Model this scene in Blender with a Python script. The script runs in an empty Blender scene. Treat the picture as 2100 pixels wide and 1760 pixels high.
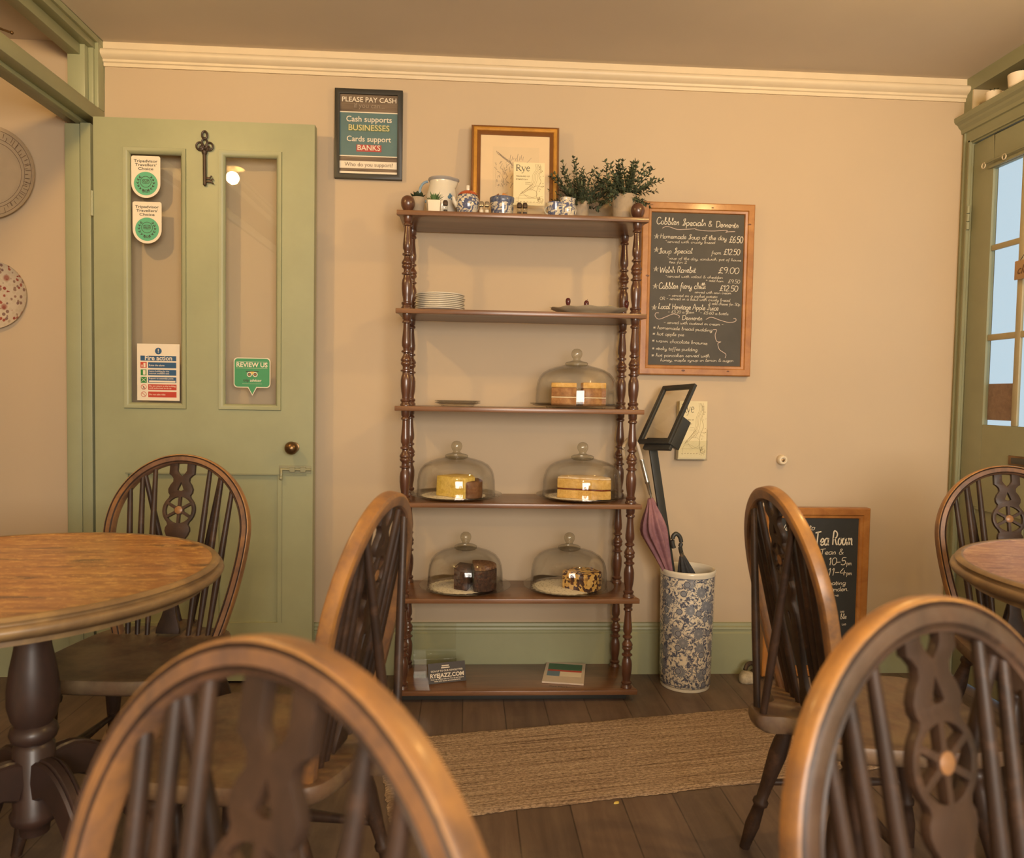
import bpy, bmesh, math, random
from mathutils import Matrix, Vector

sc = bpy.context.scene
C = sc.collection
PI = math.pi

# ------------------------------------------------------------------ camera
cam_d = bpy.data.cameras.new('camera')
cam = bpy.data.objects.new('camera', cam_d)
C.objects.link(cam)
cam_d.sensor_width = 36.0
cam_d.lens = 1560.0 / 2100.0 * 36.0
cam_d.clip_start = 0.02
rt = (0.9981198, -0.0587974, 0.0173147)
dn = (0.0146619, -0.0452528, -0.9988680)
fw = (0.0595144, 0.9972437, -0.0443057)
cam.matrix_world = Matrix.Translation((0.0, -3.0, 1.11255)) @ Matrix(((rt[0], -dn[0], -fw[0]), (rt[1], -dn[1], -fw[1]), (rt[2], -dn[2], -fw[2]))).to_4x4()
cam_d.dof.use_dof = True
cam_d.dof.focus_distance = 2.75
cam_d.dof.aperture_fstop = 4.6
sc.camera = cam

# ------------------------------------------------------------------ exposure
sc.view_settings.view_transform = 'Standard'
sc.view_settings.look = 'None'
sc.view_settings.gamma = 1.0
sc.view_settings.use_curve_mapping = False
sc.view_settings.exposure = 0.36

# ------------------------------------------------------------------ daylight outside
world = bpy.data.worlds.new('world')
sc.world = world
world.use_nodes = True
bg = world.node_tree.nodes['Background']
bg.inputs[0].default_value = (0.52, 0.68, 0.80, 1)
bg.inputs[1].default_value = 0.85

def area_light(name, loc, size, power, color, target):
    d = bpy.data.lights.new(name, 'AREA')
    d.shape = 'RECTANGLE'; d.size, d.size_y = size; d.energy = power; d.color = color
    o = bpy.data.objects.new(name, d); C.objects.link(o)
    o.location = loc
    o.rotation_euler = (Vector(target) - Vector(loc)).to_track_quat('-Z', 'Y').to_euler()
    return o
# daylight falling in through the street window behind the photographer
area_light('window_daylight', (0.75, -5.05, 1.45), (1.9, 1.15), 105, (1.0, 0.90, 0.78), (0.4, -1.0, 1.0))

def point_light(name, loc, power, color, r=0.032):
    d = bpy.data.lights.new(name, 'POINT')
    d.energy = power; d.color = color; d.shadow_soft_size = r
    o = bpy.data.objects.new(name, d); C.objects.link(o); o.location = loc
    return o
WARM = (1.0, 0.63, 0.23)
LAMPS = [(-1.26, -1.36, 2.24, 22), (1.34, -1.42, 2.18, 23), (0.15, -3.6, 2.00, 20), (-2.15, -1.3, 2.1, 1.0)]

# ------------------------------------------------------------------ mesh builder
class MB:
    def __init__(s):
        s.v = []; s.f = []; s.M = Matrix.Identity(4); s.stack = []
    def push(s, M):
        s.stack.append(s.M.copy()); s.M = s.M @ M; return s
    def pop(s):
        s.M = s.stack.pop(); return s
    def add(s, vs, fs):
        b = len(s.v)
        s.v += [tuple(s.M @ Vector(p)) for p in vs]
        s.f += [tuple(b + i for i in f) for f in fs]
        return s
    def box(s, x0, x1, y0, y1, z0, z1):
        vs = [(x, y, z) for x in (x0, x1) for y in (y0, y1) for z in (z0, z1)]
        return s.add(vs, [(0, 1, 3, 2), (4, 6, 7, 5), (0, 4, 5, 1), (2, 3, 7, 6), (0, 2, 6, 4), (1, 5, 7, 3)])
    def lathe(s, prof, n=32, c=(0, 0, 0), cap=True, wob=None):
        vs = []; fs = []
        for j, (r, z) in enumerate(prof):
            for i in range(n):
                a = 2 * PI * i / n
                rr = max(r, 1e-5)
                if wob: rr, zz = wob(a, rr, z)
                else: zz = z
                vs.append((c[0] + rr * math.cos(a), c[1] + rr * math.sin(a), c[2] + zz))
        for j in range(len(prof) - 1):
            for i in range(n):
                k = (i + 1) % n
                fs.append((j * n + i, j * n + k, (j + 1) * n + k, (j + 1) * n + i))
        if cap:
            if prof[0][0] > 1e-4: fs.append(tuple(reversed(range(n))))
            if prof[-1][0] > 1e-4: fs.append(tuple((len(prof) - 1) * n + i for i in range(n)))
        return s.add(vs, fs)
    def lathe_axis(s, p0, p1, prof, n=16):
        # prof: (radius, fraction along p0->p1)
        p0 = Vector(p0); p1 = Vector(p1); d = p1 - p0; L = d.length
        M = Matrix.Translation(p0) @ d.to_track_quat('Z', 'Y').to_matrix().to_4x4()
        s.push(M); s.lathe([(r, t * L) for r, t in prof], n); s.pop(); return s
    def sweep(s, path, prof, closed=False, up=(0, 0, 1), caps=True, scale=None, updir=None):
        # prof: points (a,b); a along side vector, b along normal vector
        P = [Vector(p) for p in path]; n = len(P); m = len(prof); vs = []; fs = []
        for i in range(n):
            if closed: t = P[(i + 1) % n] - P[i - 1]
            else: t = P[min(i + 1, n - 1)] - P[max(i - 1, 0)]
            t.normalize()
            u = Vector(updir) if updir is not None else Vector(up)
            side = t.cross(u)
            if side.length < 1e-5: side = t.orthogonal()
            side.normalize(); nn = side.cross(t).normalized()
            k = scale[i] if scale else 1.0
            for a, b in prof:
                vs.append(P[i] + side * a * k + nn * b * k)
        rng = n if closed else n - 1
        for i in range(rng):
            j = (i + 1) % n
            for q in range(m):
                r = (q + 1) % m
                fs.append((i * m + q, i * m + r, j * m + r, j * m + q))
        if caps and not closed:
            fs.append(tuple(reversed(range(m)))); fs.append(tuple((n - 1) * m + q for q in range(m)))
        return s.add(vs, fs)
    def tube(s, path, r, n=10, radii=None, closed=False):
        prof = [(r * math.cos(2 * PI * i / n), r * math.sin(2 * PI * i / n)) for i in range(n)]
        d = Vector(path[-1]) - Vector(path[0])
        up = (0, 0, 1) if abs(d.normalized().z if d.length > 1e-6 else 0) < 0.8 else (0, 1, 0)
        sc_ = [q / r for q in radii] if radii else None
        return s.sweep(path, prof, closed, up, scale=sc_)
    def prism(s, poly, z0, z1, top_scale=1.0):
        n = len(poly)
        cx = sum(p[0] for p in poly) / n; cy = sum(p[1] for p in poly) / n
        vs = [(x, y, z0) for x, y in poly] + [(cx + (x - cx) * top_scale, cy + (y - cy) * top_scale, z1) for x, y in poly]
        fs = [tuple(reversed(range(n))), tuple(range(n, 2 * n))] + [(i, (i + 1) % n, n + (i + 1) % n, n + i) for i in range(n)]
        return s.add(vs, fs)
    def frame(s, x0, x1, z0, z1, w, y0, y1, prof=None):
        # mitred picture-frame: plane XZ, width w, depth y0(front)..y1(back)
        pr = prof or [(0, y0), (w, y0), (w, y1), (0, y1)]   # (inset, y)
        m = len(pr); vs = []; fs = []
        for cx, cz, dx, dz in ((x0, z0, 1, 1), (x1, z0, -1, 1), (x1, z1, -1, -1), (x0, z1, 1, -1)):
            for ins, y in pr: vs.append((cx + dx * ins, y, cz + dz * ins))
        for i in range(4):
            j = (i + 1) % 4
            for q in range(m):
                r = (q + 1) % m
                fs.append((i * m + q, i * m + r, j * m + r, j * m + q))
        return s.add(vs, fs)
    def sphere(s, c, r, n=20, sz=1.0):
        prof = [(r * math.sin(PI * i / (n // 2)), -r * sz * math.cos(PI * i / (n // 2))) for i in range(n // 2 + 1)]
        return s.lathe(prof, n, c, cap=False)

def finish(name, mb, m, parent=None, bevel=0.0, smooth=True, angle=38, segs=2, shift=True):
    me = bpy.data.meshes.new(name)
    off = Vector((0, 0, 0))
    if parent is not None and shift:
        p = parent
        while p is not None: off = off + p.location; p = p.parent
    me.from_pydata([tuple(Vector(v) - off) for v in mb.v], [], mb.f)
    bm = bmesh.new(); bm.from_mesh(me)
    bmesh.ops.remove_doubles(bm, verts=bm.verts, dist=1e-6)
    bmesh.ops.recalc_face_normals(bm, faces=bm.faces)
    ang = math.radians(angle)
    if bevel > 0:
        es = [e for e in bm.edges if len(e.link_faces) == 2 and e.calc_face_angle(0) > ang]
        bmesh.ops.bevel(bm, geom=es, offset=bevel, segments=segs, affect='EDGES', profile=0.5, clamp_overlap=True)
    for f in bm.faces: f.smooth = smooth
    for e in bm.edges:
        if len(e.link_faces) != 2 or e.calc_face_angle(0) > ang: e.smooth = False
    bm.to_mesh(me); bm.free()
    for mm in (m if isinstance(m, (list, tuple)) else [m]): me.materials.append(mm)
    o = bpy.data.objects.new(name, me); C.objects.link(o)
    if parent is not None: o.parent = parent
    return o

def empty(name, loc, rz=0.0):
    o = bpy.data.objects.new(name, None); C.objects.link(o)
    o.empty_display_size = 0.05
    o.location = loc; o.rotation_euler = (0, 0, rz)
    return o
def tag(o, label, cat, group=None, kind=None):
    o['label'] = label; o['category'] = cat
    if group: o['group'] = group
    if kind: o['kind'] = kind
    return o
def thing(name, loc, label, cat, group=None, rz=0.0):
    return tag(empty(name, loc, rz), label, cat, group)
def struct(name, mb, m, parent=None, **k):
    o = finish(name, mb, m, parent, **k)
    if parent is None: o['kind'] = 'structure'
    return o

# ------------------------------------------------------------------ materials
def srgb(r, g, b):
    f = lambda c: (c / 255 / 12.92) if c / 255 <= 0.04045 else ((c / 255 + 0.055) / 1.055) ** 2.4
    return (f(r), f(g), f(b), 1.0)
def newmat(name):
    m = bpy.data.materials.new(name); m.use_nodes = True
    nt = m.node_tree
    return m, nt, nt.nodes['Principled BSDF']
def N(nt, t, **k):
    n = nt.nodes.new(t)
    for a, b in k.items(): setattr(n, a, b)
    return n
def coords(nt, scale=(1, 1, 1), rot=(0, 0, 0), kind='Object'):
    tc = N(nt, 'ShaderNodeTexCoord'); mp = N(nt, 'ShaderNodeMapping')
    mp.inputs['Scale'].default_value = scale; mp.inputs['Rotation'].default_value = rot
    nt.links.new(tc.outputs[kind], mp.inputs['Vector'])
    return mp.outputs['Vector']
def ramp(nt, src, stops):
    r = N(nt, 'ShaderNodeValToRGB')
    while len(r.color_ramp.elements) < len(stops): r.color_ramp.elements.new(0.5)
    for e, (p, c) in zip(r.color_ramp.elements, stops): e.position = p; e.color = c
    nt.links.new(src, r.inputs[0]); return r.outputs[0]
def noise(nt, vec, scale, detail=4, rough=0.6, dist=0.0):
    n = N(nt, 'ShaderNodeTexNoise')
    n.inputs['Scale'].default_value = scale; n.inputs['Detail'].default_value = detail
    n.inputs['Roughness'].default_value = rough; n.inputs['Distortion'].default_value = dist
    nt.links.new(vec, n.inputs['Vector']); return n.outputs['Fac']
def bump(nt, bs, src, strength, dist=0.002):
    b = N(nt, 'ShaderNodeBump'); b.inputs['Strength'].default_value = strength; b.inputs['Distance'].default_value = dist
    nt.links.new(src, b.inputs['Height']); nt.links.new(b.outputs[0], bs.inputs['Normal'])
def plain(name, col, rough=0.5, metal=0.0, var=0.06, scale=12, bumps=0.0, spec=0.5, coat=0.0):
    m, nt, bs = newmat(name)
    bs.inputs['Roughness'].default_value = rough; bs.inputs['Metallic'].default_value = metal
    bs.inputs['Specular IOR Level'].default_value = spec
    bs.inputs['Coat Weight'].default_value = coat
    v = coords(nt); n = noise(nt, v, scale)
    c = col
    lo = (c[0] * (1 - var), c[1] * (1 - var), c[2] * (1 - var), 1); hi = (min(c[0] * (1 + var), 1), min(c[1] * (1 + var), 1), min(c[2] * (1 + var), 1), 1)
    nt.links.new(ramp(nt, n, [(0.3, lo), (0.7, hi)]), bs.inputs['Base Color'])
    if bumps: bump(nt, bs, n, bumps)
    return m
def wood(name, dark, mid, light, scale=(3, 3, 40), rough=0.38, bs_=0.15, coat=0.0, wear=None):
    m, nt, bs = newmat(name)
    v = coords(nt, scale); n = noise(nt, v, 1.6, 6, 0.62, 0.6)
    col = ramp(nt, n, [(0.28, dark), (0.5, mid), (0.75, light)])
    if wear:
        v2 = coords(nt, (1, 1, 1)); n2 = noise(nt, v2, wear[1], 5, 0.7)
        f = ramp(nt, n2, [(wear[2], (0, 0, 0, 1)), (wear[3], (1, 1, 1, 1))])
        mx = N(nt, 'ShaderNodeMixRGB'); mx.inputs[2].default_value = wear[0]
        nt.links.new(f, mx.inputs[0]); nt.links.new(col, mx.inputs[1]); col = mx.outputs[0]
    nt.links.new(col, bs.inputs['Base Color'])
    bs.inputs['Roughness'].default_value = rough; bs.inputs['Coat Weight'].default_value = coat
    bs.inputs['Coat Roughness'].default_value = 0.15
    bump(nt, bs, n, bs_)
    return m
def glass(name, tint=(0.995, 0.995, 0.99, 1), edge=0.68, rough=0.02, base=0.005, power=0.5):
    m, nt, bs = newmat(name)
    out = nt.nodes['Material Output']
    tr = N(nt, 'ShaderNodeBsdfTransparent'); gl = N(nt, 'ShaderNodeBsdfGlossy'); gl.inputs['Roughness'].default_value = rough
    lw = N(nt, 'ShaderNodeLayerWeight'); lw.inputs['Blend'].default_value = 0.5
    c = ramp(nt, lw.outputs['Facing'], [(0.0, tint), (0.6, (tint[0] * .985, tint[1] * .985, tint[2] * .98, 1)), (0.9, (tint[0] * (edge + 1) / 2, tint[1] * (edge + 1) / 2, tint[2] * (edge + 1) / 2, 1)), (1.0, (tint[0] * edge * .7, tint[1] * edge * .7, tint[2] * edge * .65, 1))])
    nt.links.new(c, tr.inputs[0])
    pw = N(nt, 'ShaderNodeMath', operation='POWER'); pw.inputs[1].default_value = 4.0; nt.links.new(lw.outputs['Facing'], pw.inputs[0])
    ad = N(nt, 'ShaderNodeMath', operation='MULTIPLY_ADD'); ad.inputs[1].default_value = 0.5; ad.inputs[2].default_value = 0.03 + base; nt.links.new(pw.outputs[0], ad.inputs[0])
    mi = N(nt, 'ShaderNodeMath', operation='MINIMUM'); mi.inputs[1].default_value = 0.55; nt.links.new(ad.outputs[0], mi.inputs[0])
    mx = N(nt, 'ShaderNodeMixShader')
    nt.links.new(mi.outputs[0], mx.inputs[0]); nt.links.new(tr.outputs[0], mx.inputs[1]); nt.links.new(gl.outputs[0], mx.inputs[2])
    nt.links.new(mx.outputs[0], out.inputs['Surface'])
    return m

# ------------------------------------------------------------------ shared materials
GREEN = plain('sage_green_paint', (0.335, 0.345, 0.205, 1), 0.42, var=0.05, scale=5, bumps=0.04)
GREEN_SHADED = plain('shaded_sage_paint', (0.265, 0.270, 0.165, 1), 0.42, var=0.06, scale=5, bumps=0.04)  # the sage paint darkened: weak light on the street wall put into its colour
CREAM = plain('cream_gloss_paint', (0.72, 0.60, 0.42, 1), 0.45, var=0.03)
BLACKP = plain('black_plastic', (0.040, 0.039, 0.034, 1), 0.4)
CHAR = plain('black_frame_wood', (0.035, 0.032, 0.025, 1), 0.45)
BRASS = plain('aged_brass', (0.20, 0.115, 0.05, 1), 0.32, 0.85, var=0.25, scale=30)
IRON = plain('dark_bronze', (0.075, 0.05, 0.035, 1), 0.45, 0.5, var=0.2, scale=60)
WHITE = plain('white_card', (0.80, 0.70, 0.55, 1), 0.6, var=0.02)
PAPER = plain('cream_paper', (0.75, 0.64, 0.38, 1), 0.65, var=0.03)
PORC = plain('white_china', (0.72, 0.66, 0.54, 1), 0.18, var=0.03, coat=0.3)
INK = plain('dark_ink', (0.055, 0.05, 0.035, 1), 0.6)
GLASS = glass('clear_glass')
PANE = glass('window_pane_glass', (0.985, 0.99, 0.98, 1), 0.95, 0.015, 0.01, 0.5)
ACRYL = glass('clear_acrylic', (0.985, 0.985, 0.965, 1), 0.85, 0.04, 0.015, 0.5)
SHELFW = wood('red_brown_mahogany', (0.110, 0.048, 0.023, 1), (0.185, 0.085, 0.038, 1), (0.26, 0.125, 0.056, 1), (2, 14, 14), 0.34, 0.06, 0.25)
POSTW = wood('turned_mahogany', (0.058, 0.025, 0.016, 1), (0.095, 0.038, 0.021, 1), (0.145, 0.060, 0.030, 1), (16, 16, 3), 0.28, 0.05, 0.5)

def wall_paint():
    m, nt, bs = newmat('warm_cream_wall_paint')
    v = coords(nt, kind='Object'); n = noise(nt, v, 0.9, 3, 0.5)
    nt.links.new(ramp(nt, n, [(0.3, (0.52, 0.400, 0.268, 1)), (0.7, (0.57, 0.445, 0.300, 1))]), bs.inputs['Base Color'])
    bs.inputs['Roughness'].default_value = 0.75
    n2 = noise(nt, v, 60, 4, 0.6); bump(nt, bs, n2, 0.05, 0.001)
    return m
WALL = wall_paint()
CEIL = plain('ceiling_paint', (0.60, 0.52, 0.42, 1), 0.85, var=0.03, scale=2)

def floor_boards():
    m, nt, bs = newmat('dark_floorboards')
    v = coords(nt, kind='Object')
    sp = N(nt, 'ShaderNodeSeparateXYZ'); nt.links.new(v, sp.inputs[0])
    ml = N(nt, 'ShaderNodeMath', operation='MULTIPLY'); ml.inputs[1].default_value = 1 / 0.148
    nt.links.new(sp.outputs[0], ml.inputs[0])
    fl = N(nt, 'ShaderNodeMath', operation='FLOOR'); nt.links.new(ml.outputs[0], fl.inputs[0])
    fr = N(nt, 'ShaderNodeMath', operation='FRACT'); nt.links.new(ml.outputs[0], fr.inputs[0])
    pp = N(nt, 'ShaderNodeMath', operation='PINGPONG'); pp.inputs[1].default_value = 0.5; nt.links.new(fr.outputs[0], pp.inputs[0])
    wn = N(nt, 'ShaderNodeTexWhiteNoise', noise_dimensions='1D'); nt.links.new(fl.outputs[0], wn.inputs['W'])
    v2 = coords(nt, (10, 0.9, 1), kind='Object')
    ad = N(nt, 'ShaderNodeVectorMath', operation='ADD'); nt.links.new(v2, ad.inputs[0])
    cb = N(nt, 'ShaderNodeCombineXYZ'); nt.links.new(fl.outputs[0], cb.inputs[1]); nt.links.new(cb.outputs[0], ad.inputs[1])
    n = noise(nt, ad.outputs[0], 2.2, 6, 0.65, 0.4)
    col = ramp(nt, n, [(0.25, (0.085, 0.056, 0.042, 1)), (0.5, (0.130, 0.088, 0.064, 1)), (0.78, (0.185, 0.130, 0.092, 1))])
    mx = N(nt, 'ShaderNodeMixRGB', blend_type='MULTIPLY'); mx.inputs[0].default_value = 0.45
    nt.links.new(col, mx.inputs[1]); nt.links.new(ramp(nt, wn.outputs[0], [(0, (0.62, 0.6, 0.6, 1)), (1, (1.1, 1.0, 0.95, 1))]), mx.inputs[2])
    gap = ramp(nt, pp.outputs[0], [(0.0, (0.35, 0.32, 0.3, 1)), (0.008, (0.5, 0.5, 0.5, 1)), (0.02, (1, 1, 1, 1))])
    m2 = N(nt, 'ShaderNodeMixRGB', blend_type='MULTIPLY'); m2.inputs[0].default_value = 1
    nt.links.new(mx.outputs[0], m2.inputs[1]); nt.links.new(gap, m2.inputs[2])
    # scuffs
    n3 = noise(nt, v, 3.0, 6, 0.75)
    m3 = N(nt, 'ShaderNodeMixRGB'); nt.links.new(ramp(nt, n3, [(0.5, (0, 0, 0, 1)), (0.78, (0.55, 0.55, 0.55, 1))]), m3.inputs[0])
    nt.links.new(m2.outputs[0], m3.inputs[1]); m3.inputs[2].default_value = (0.21, 0.155, 0.105, 1)
    nt.links.new(m3.outputs[0], bs.inputs['Base Color'])
    bs.inputs['Roughness'].default_value = 0.48
    bump(nt, bs, pp.outputs[0], 0.0); bump(nt, bs, n, 0.12)
    return m

XL, XR, YF, ZC = -2.75, 1.977, -5.2, 2.406      # hall wall, street wall, wall behind the camera, ceiling
def slab(name, m, *b):
    mb = MB().box(*b); return struct(name, mb, m, smooth=False)
slab('floor', floor_boards(), XL - .1, XR + .1, YF - .1, 0.1, -0.06, 0.0)
slab('ceiling', CEIL, XL - .1, XR + .25, YF - .1, 0.1, ZC, ZC + 0.06)
slab('wall_back', WALL, XL - .1, XR + .034, 0.0, 0.1, 0.0, ZC)
slab('wall_left', WALL, XL - .1, XL, YF, 0.0, 0.0, ZC)
# wall behind the photographer, with the street window opening
mb = MB()
mb.box(XL, -0.25, YF - .1, YF, 0, ZC); mb.box(1.75, XR, YF - .1, YF, 0, ZC)
mb.box(-0.25, 1.75, YF - .1, YF, 0, 0.85); mb.box(-0.25, 1.75, YF - .1, YF, 2.05, ZC)
struct('wall_front', mb, WALL, smooth=False)
mb = MB().frame(-0.25, 1.75, 0.85, 2.05, 0.06, YF - .07, YF - .01)
for i in range(1, 4): mb.box(-0.25 + i * 0.5 - .012, -0.25 + i * 0.5 + .012, YF - .05, YF - .02, 0.9, 2.0)
mb.box(-0.2, 1.7, YF - .05, YF - .02, 1.44, 1.465)
w1 = struct('window_1', mb, GREEN, smooth=False)

# street wall on the right: green panelling with door opening and a planted niche above it
mb = MB()
Y0, Y1 = -0.060, -0.905          # door opening
mb.box(XR, XR + .035, Y0, 0.0, 0, 2.225)
mb.box(XR, XR + .035, YF, Y1, 0, 2.225)
mb.box(XR, XR + .035, Y1, Y0, 2.137, 2.225)
mb.box(XR, XR + .20, -0.045, 0.0, 2.2265, ZC)
mb.box(XR, XR + .20, YF, -0.95, 2.225, ZC)
mb.box(XR, XR + .20, -0.95, -0.045, 2.352, ZC)
mb.box(XR + .035, XR + .20, -0.95, -0.045, 2.215, 2.225)
struct('wall_right', mb, GREEN_SHADED, smooth=False)
mb = MB().box(XR + .15, XR + .16, -0.95, -0.045, 2.225, 2.352).box(XR + .002, XR + .15, -0.052, -0.0455, 2.228, 2.351)
struct('trim_1', mb, CREAM, smooth=False)          # cream lining of the niche
# moulded ledge under the niche
pr = [(0, 2.190), (-.008, 2.192), (-.010, 2.206), (-.020, 2.216), (-.024, 2.224), (-.036, 2.232), (-.040, 2.240), (-.040, 2.252), (-.030, 2.256), (.145, 2.256), (.145, 2.2265), (.0, 2.2265)]
mb = MB(); n = len(pr)
mb.add([(XR + x, y, z) for y in (-1.0, 0.0) for x, z in pr], [tuple(range(n))[::-1], tuple(range(n, 2 * n))] + [(i, (i + 1) % n, n + (i + 1) % n, n + i) for i in range(n)])
struct('trim_2', mb, GREEN_SHADED, smooth=False)
# beads round the right door frame
mb = MB()
mb.box(XR - .010, XR, -0.058, -0.050, 0, 2.150); mb.box(XR - .010, XR, -0.95, -0.050, 2.143, 2.150)
mb.box(XR - .006, XR, -0.020, -0.014, 0, 2.19)
struct('trim_3', mb, GREEN_SHADED, smooth=False)

# cornice along the back wall
pr = [(0, 2.318), (-.008, 2.318), (-.009, 2.330), (-.015, 2.333), (-.016, 2.341), (-.024, 2.345), (-.034, 2.352), (-.038, 2.361), (-.036, 2.370), (-.028, 2.375), (-.013, 2.377), (-.012, ZC), (0, ZC)]
mb = MB(); n = len(pr)
mb.add([(x, y, z) for x in (-1.377, XR) for y, z in pr], [tuple(range(n)), tuple(range(n, 2 * n))[::-1]] + [(i, n + i, n + (i + 1) % n, (i + 1) % n) for i in range(n)])
struct('trim_4', mb, CREAM, angle=50)
# skirting along the back wall
pr = [(0, 0), (-.022, 0), (-.022, .165), (-.017, .170), (-.017, .178), (-.022, .182), (-.020, .190), (-.012, .194), (-.010, .204), (0, .206)]
mb = MB(); n = len(pr)
for a, b in ((XL, -1.50), (-1.375, XR)):
    mb.add([(x, y, z) for x in (a, b) for y, z in pr], [tuple(range(n)), tuple(range(n, 2 * n))[::-1]] + [(i, n + i, n + (i + 1) % n, (i + 1) % n) for i in range(n)])
struct('baseboard_back', mb, GREEN, smooth=False)

# left partition: doorway post, transom beam and head rail running towards the camera
mb = MB()
mb.box(-1.500, -1.432, -0.050, 0.0, 0, 2.085)
mb.box(-1.492, -1.440, -0.062, -0.050, 0, 2.085)
mb.box(-1.432, -1.395, -0.075, 0.0, 0, 2.085)
mb.box(-1.3955, -1.377, -0.030, 0.0, 0, 2.085)
struct('trim_5', mb, GREEN, bevel=0.002)
mb = MB()
# beam, right face z 2.092..2.150, stepped underside
mb.box(-1.425, -1.377, -3.6, 0.0, 2.098, 2.150)
mb.box(-1.452, -1.425, -3.6, 0.0, 2.085, 2.140)
mb.box(-1.505, -1.452, -3.6, 0.0, 2.100, 2.150)
struct('trim_6', mb, GREEN, bevel=0.003)
mb = MB()
mb.box(-1.405, -1.377, -3.6, 0.0, 2.385, ZC); mb.box(-1.425, -1.388, -3.6, 0.0, 2.362, 2.392)
mb.box(-1.470, -1.425, -3.6, 0.0, 2.325, ZC)
mb.box(-1.392, -1.377, -0.050, 0.0, 2.150, ZC); mb.box(-1.408, -1.390, -0.060, 0.0, 2.150, ZC)
mb.box(-1.470, -1.408, -0.085, 0.0, 2.150, ZC)
struct('trim_7', mb, GREEN, bevel=0.002)
# lower wall of the partition beyond the doorway (out of the picture to the left)
mb = MB().box(-1.50, -1.377, -3.6, -1.55, 0, 2.085).box(-1.50, -1.377, YF, -3.6, 0, ZC)
struct('wall_partition', mb, WALL, smooth=False)
st = thing('window_stay', (-1.36, -0.56, 2.16), 'thin brass window stay poking out above the green transom beam', 'window stay')
mb = MB().tube([(-1.40, -0.70, 2.150), (-1.372, -0.60, 2.166)], 0.0035, 8)
finish('rod', mb, BRASS, st)
mb = MB().sphere((-1.371, -0.597, 2.167), 0.0055, 10)
finish('rod_tip', mb, BRASS, st)

# ------------------------------------------------------------------ open green door (door_1)
def panel_door():
    DX0, DX1, DZ0, DZ1 = -1.371, -0.576, 0.012, 2.098
    YFc, YB = -0.105, -0.065
    root = empty('door_1', (DX0, -0.085, DZ0)); root['kind'] = 'structure'
    ga = (-1.254, -1.052, 1.052, 1.982); gb = (-0.912, -0.706, 1.052, 1.982)   # glazed openings
    mb = MB()
    def f(x0, x1, z0, z1): mb.box(x0, x1, YFc, YB, z0, z1)
    f(DX0, ga[0], DZ0, DZ1); f(gb[1], DX1, DZ0, DZ1)
    f(ga[0], gb[1], ga[3], DZ1); f(ga[0], gb[1], 0.802, ga[2]); f(ga[0], gb[1], DZ0, 0.235)
    f(ga[1], gb[0], ga[2], ga[3]); f(-1.035, -0.925, 0.235, 0.802)
    leaf = struct('door_leaf', mb, GREEN, root, smooth=False)
    mb = MB()
    for x0, x1 in ((-1.254, -1.035), (-0.925, -0.706)): mb.box(x0, x1, -0.092, -0.075, 0.235, 0.802)
    struct('lower_panel', mb, GREEN, root, smooth=False)
    for g in (ga, gb):
        mb = MB().frame(g[0] - .002, g[1] + .002, g[2] - .002, g[3] + .002, 0, 0, 0,
             prof=[(-0.010, -0.1055), (-0.008, -0.111), (0.002, -0.110), (0.008, -0.104), (0.012, -0.098), (0.012, -0.090), (0.0, -0.090)])
        struct('glazing_bead', mb, GREEN, root, angle=60)
        mb = MB().box(g[0] + .002, g[1] - .002, -0.093, -0.089, g[2] + .002, g[3] - .002)
        struct('glass_pane', mb, PANE, root, smooth=False)
    mb = MB()   # seam strip across the lock rail
    mb.box(-1.262, -0.60, -0.1085, -0.105, 0.797, 0.802)
    mb.box(-0.6915, -0.6885, -0.1065, -0.105, 0.235, 0.797)
    struct('rail_seam', mb, GREEN_SHADED, root, smooth=False)
    kn = MB().push(Matrix.Translation((-0.646, -0.105, 0.903)) @ Matrix.Rotation(PI / 2, 4, 'X'))
    kn.lathe([(0.020, 0), (0.020, 0.004), (0.009, 0.008), (0.008, 0.022), (0.016, 0.028), (0.0235, 0.038), (0.0245, 0.050), (0.019, 0.062), (0.008, 0.067), (0, 0.068)], 28)
    kn.pop(); struct('door_knob', kn, BRASS, root, angle=50)
    bt = MB().box(-0.700, -0.582, -0.109, -0.105, 0.806, 0.834)
    for a, b in ((-0.66, -0.64), (-0.62, -0.60)): bt.box(a, b, -0.121, -0.109, 0.811, 0.829)
    bt.tube([(-0.695, -0.116, 0.820), (-0.580, -0.116, 0.820)], 0.0048, 10)
    bt.tube([(-0.690, -0.116, 0.820), (-0.690, -0.121, 0.800), (-0.690, -0.121, 0.790)], 0.005, 8)
    bt.sphere((-0.690, -0.122, 0.788), 0.0075, 12)
    struct('door_bolt', bt, plain('painted_metal', (0.33, 0.32, 0.20, 1), 0.35, 0.2), root, bevel=0.0008, segs=1)
    for z in (0.35, 1.74):
        hg = MB().tube([(-1.374, -0.110, z), (-1.374, -0.110, z + .09)], 0.005, 8); struct('door_hinge', hg, GREEN, root)
panel_door()

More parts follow.
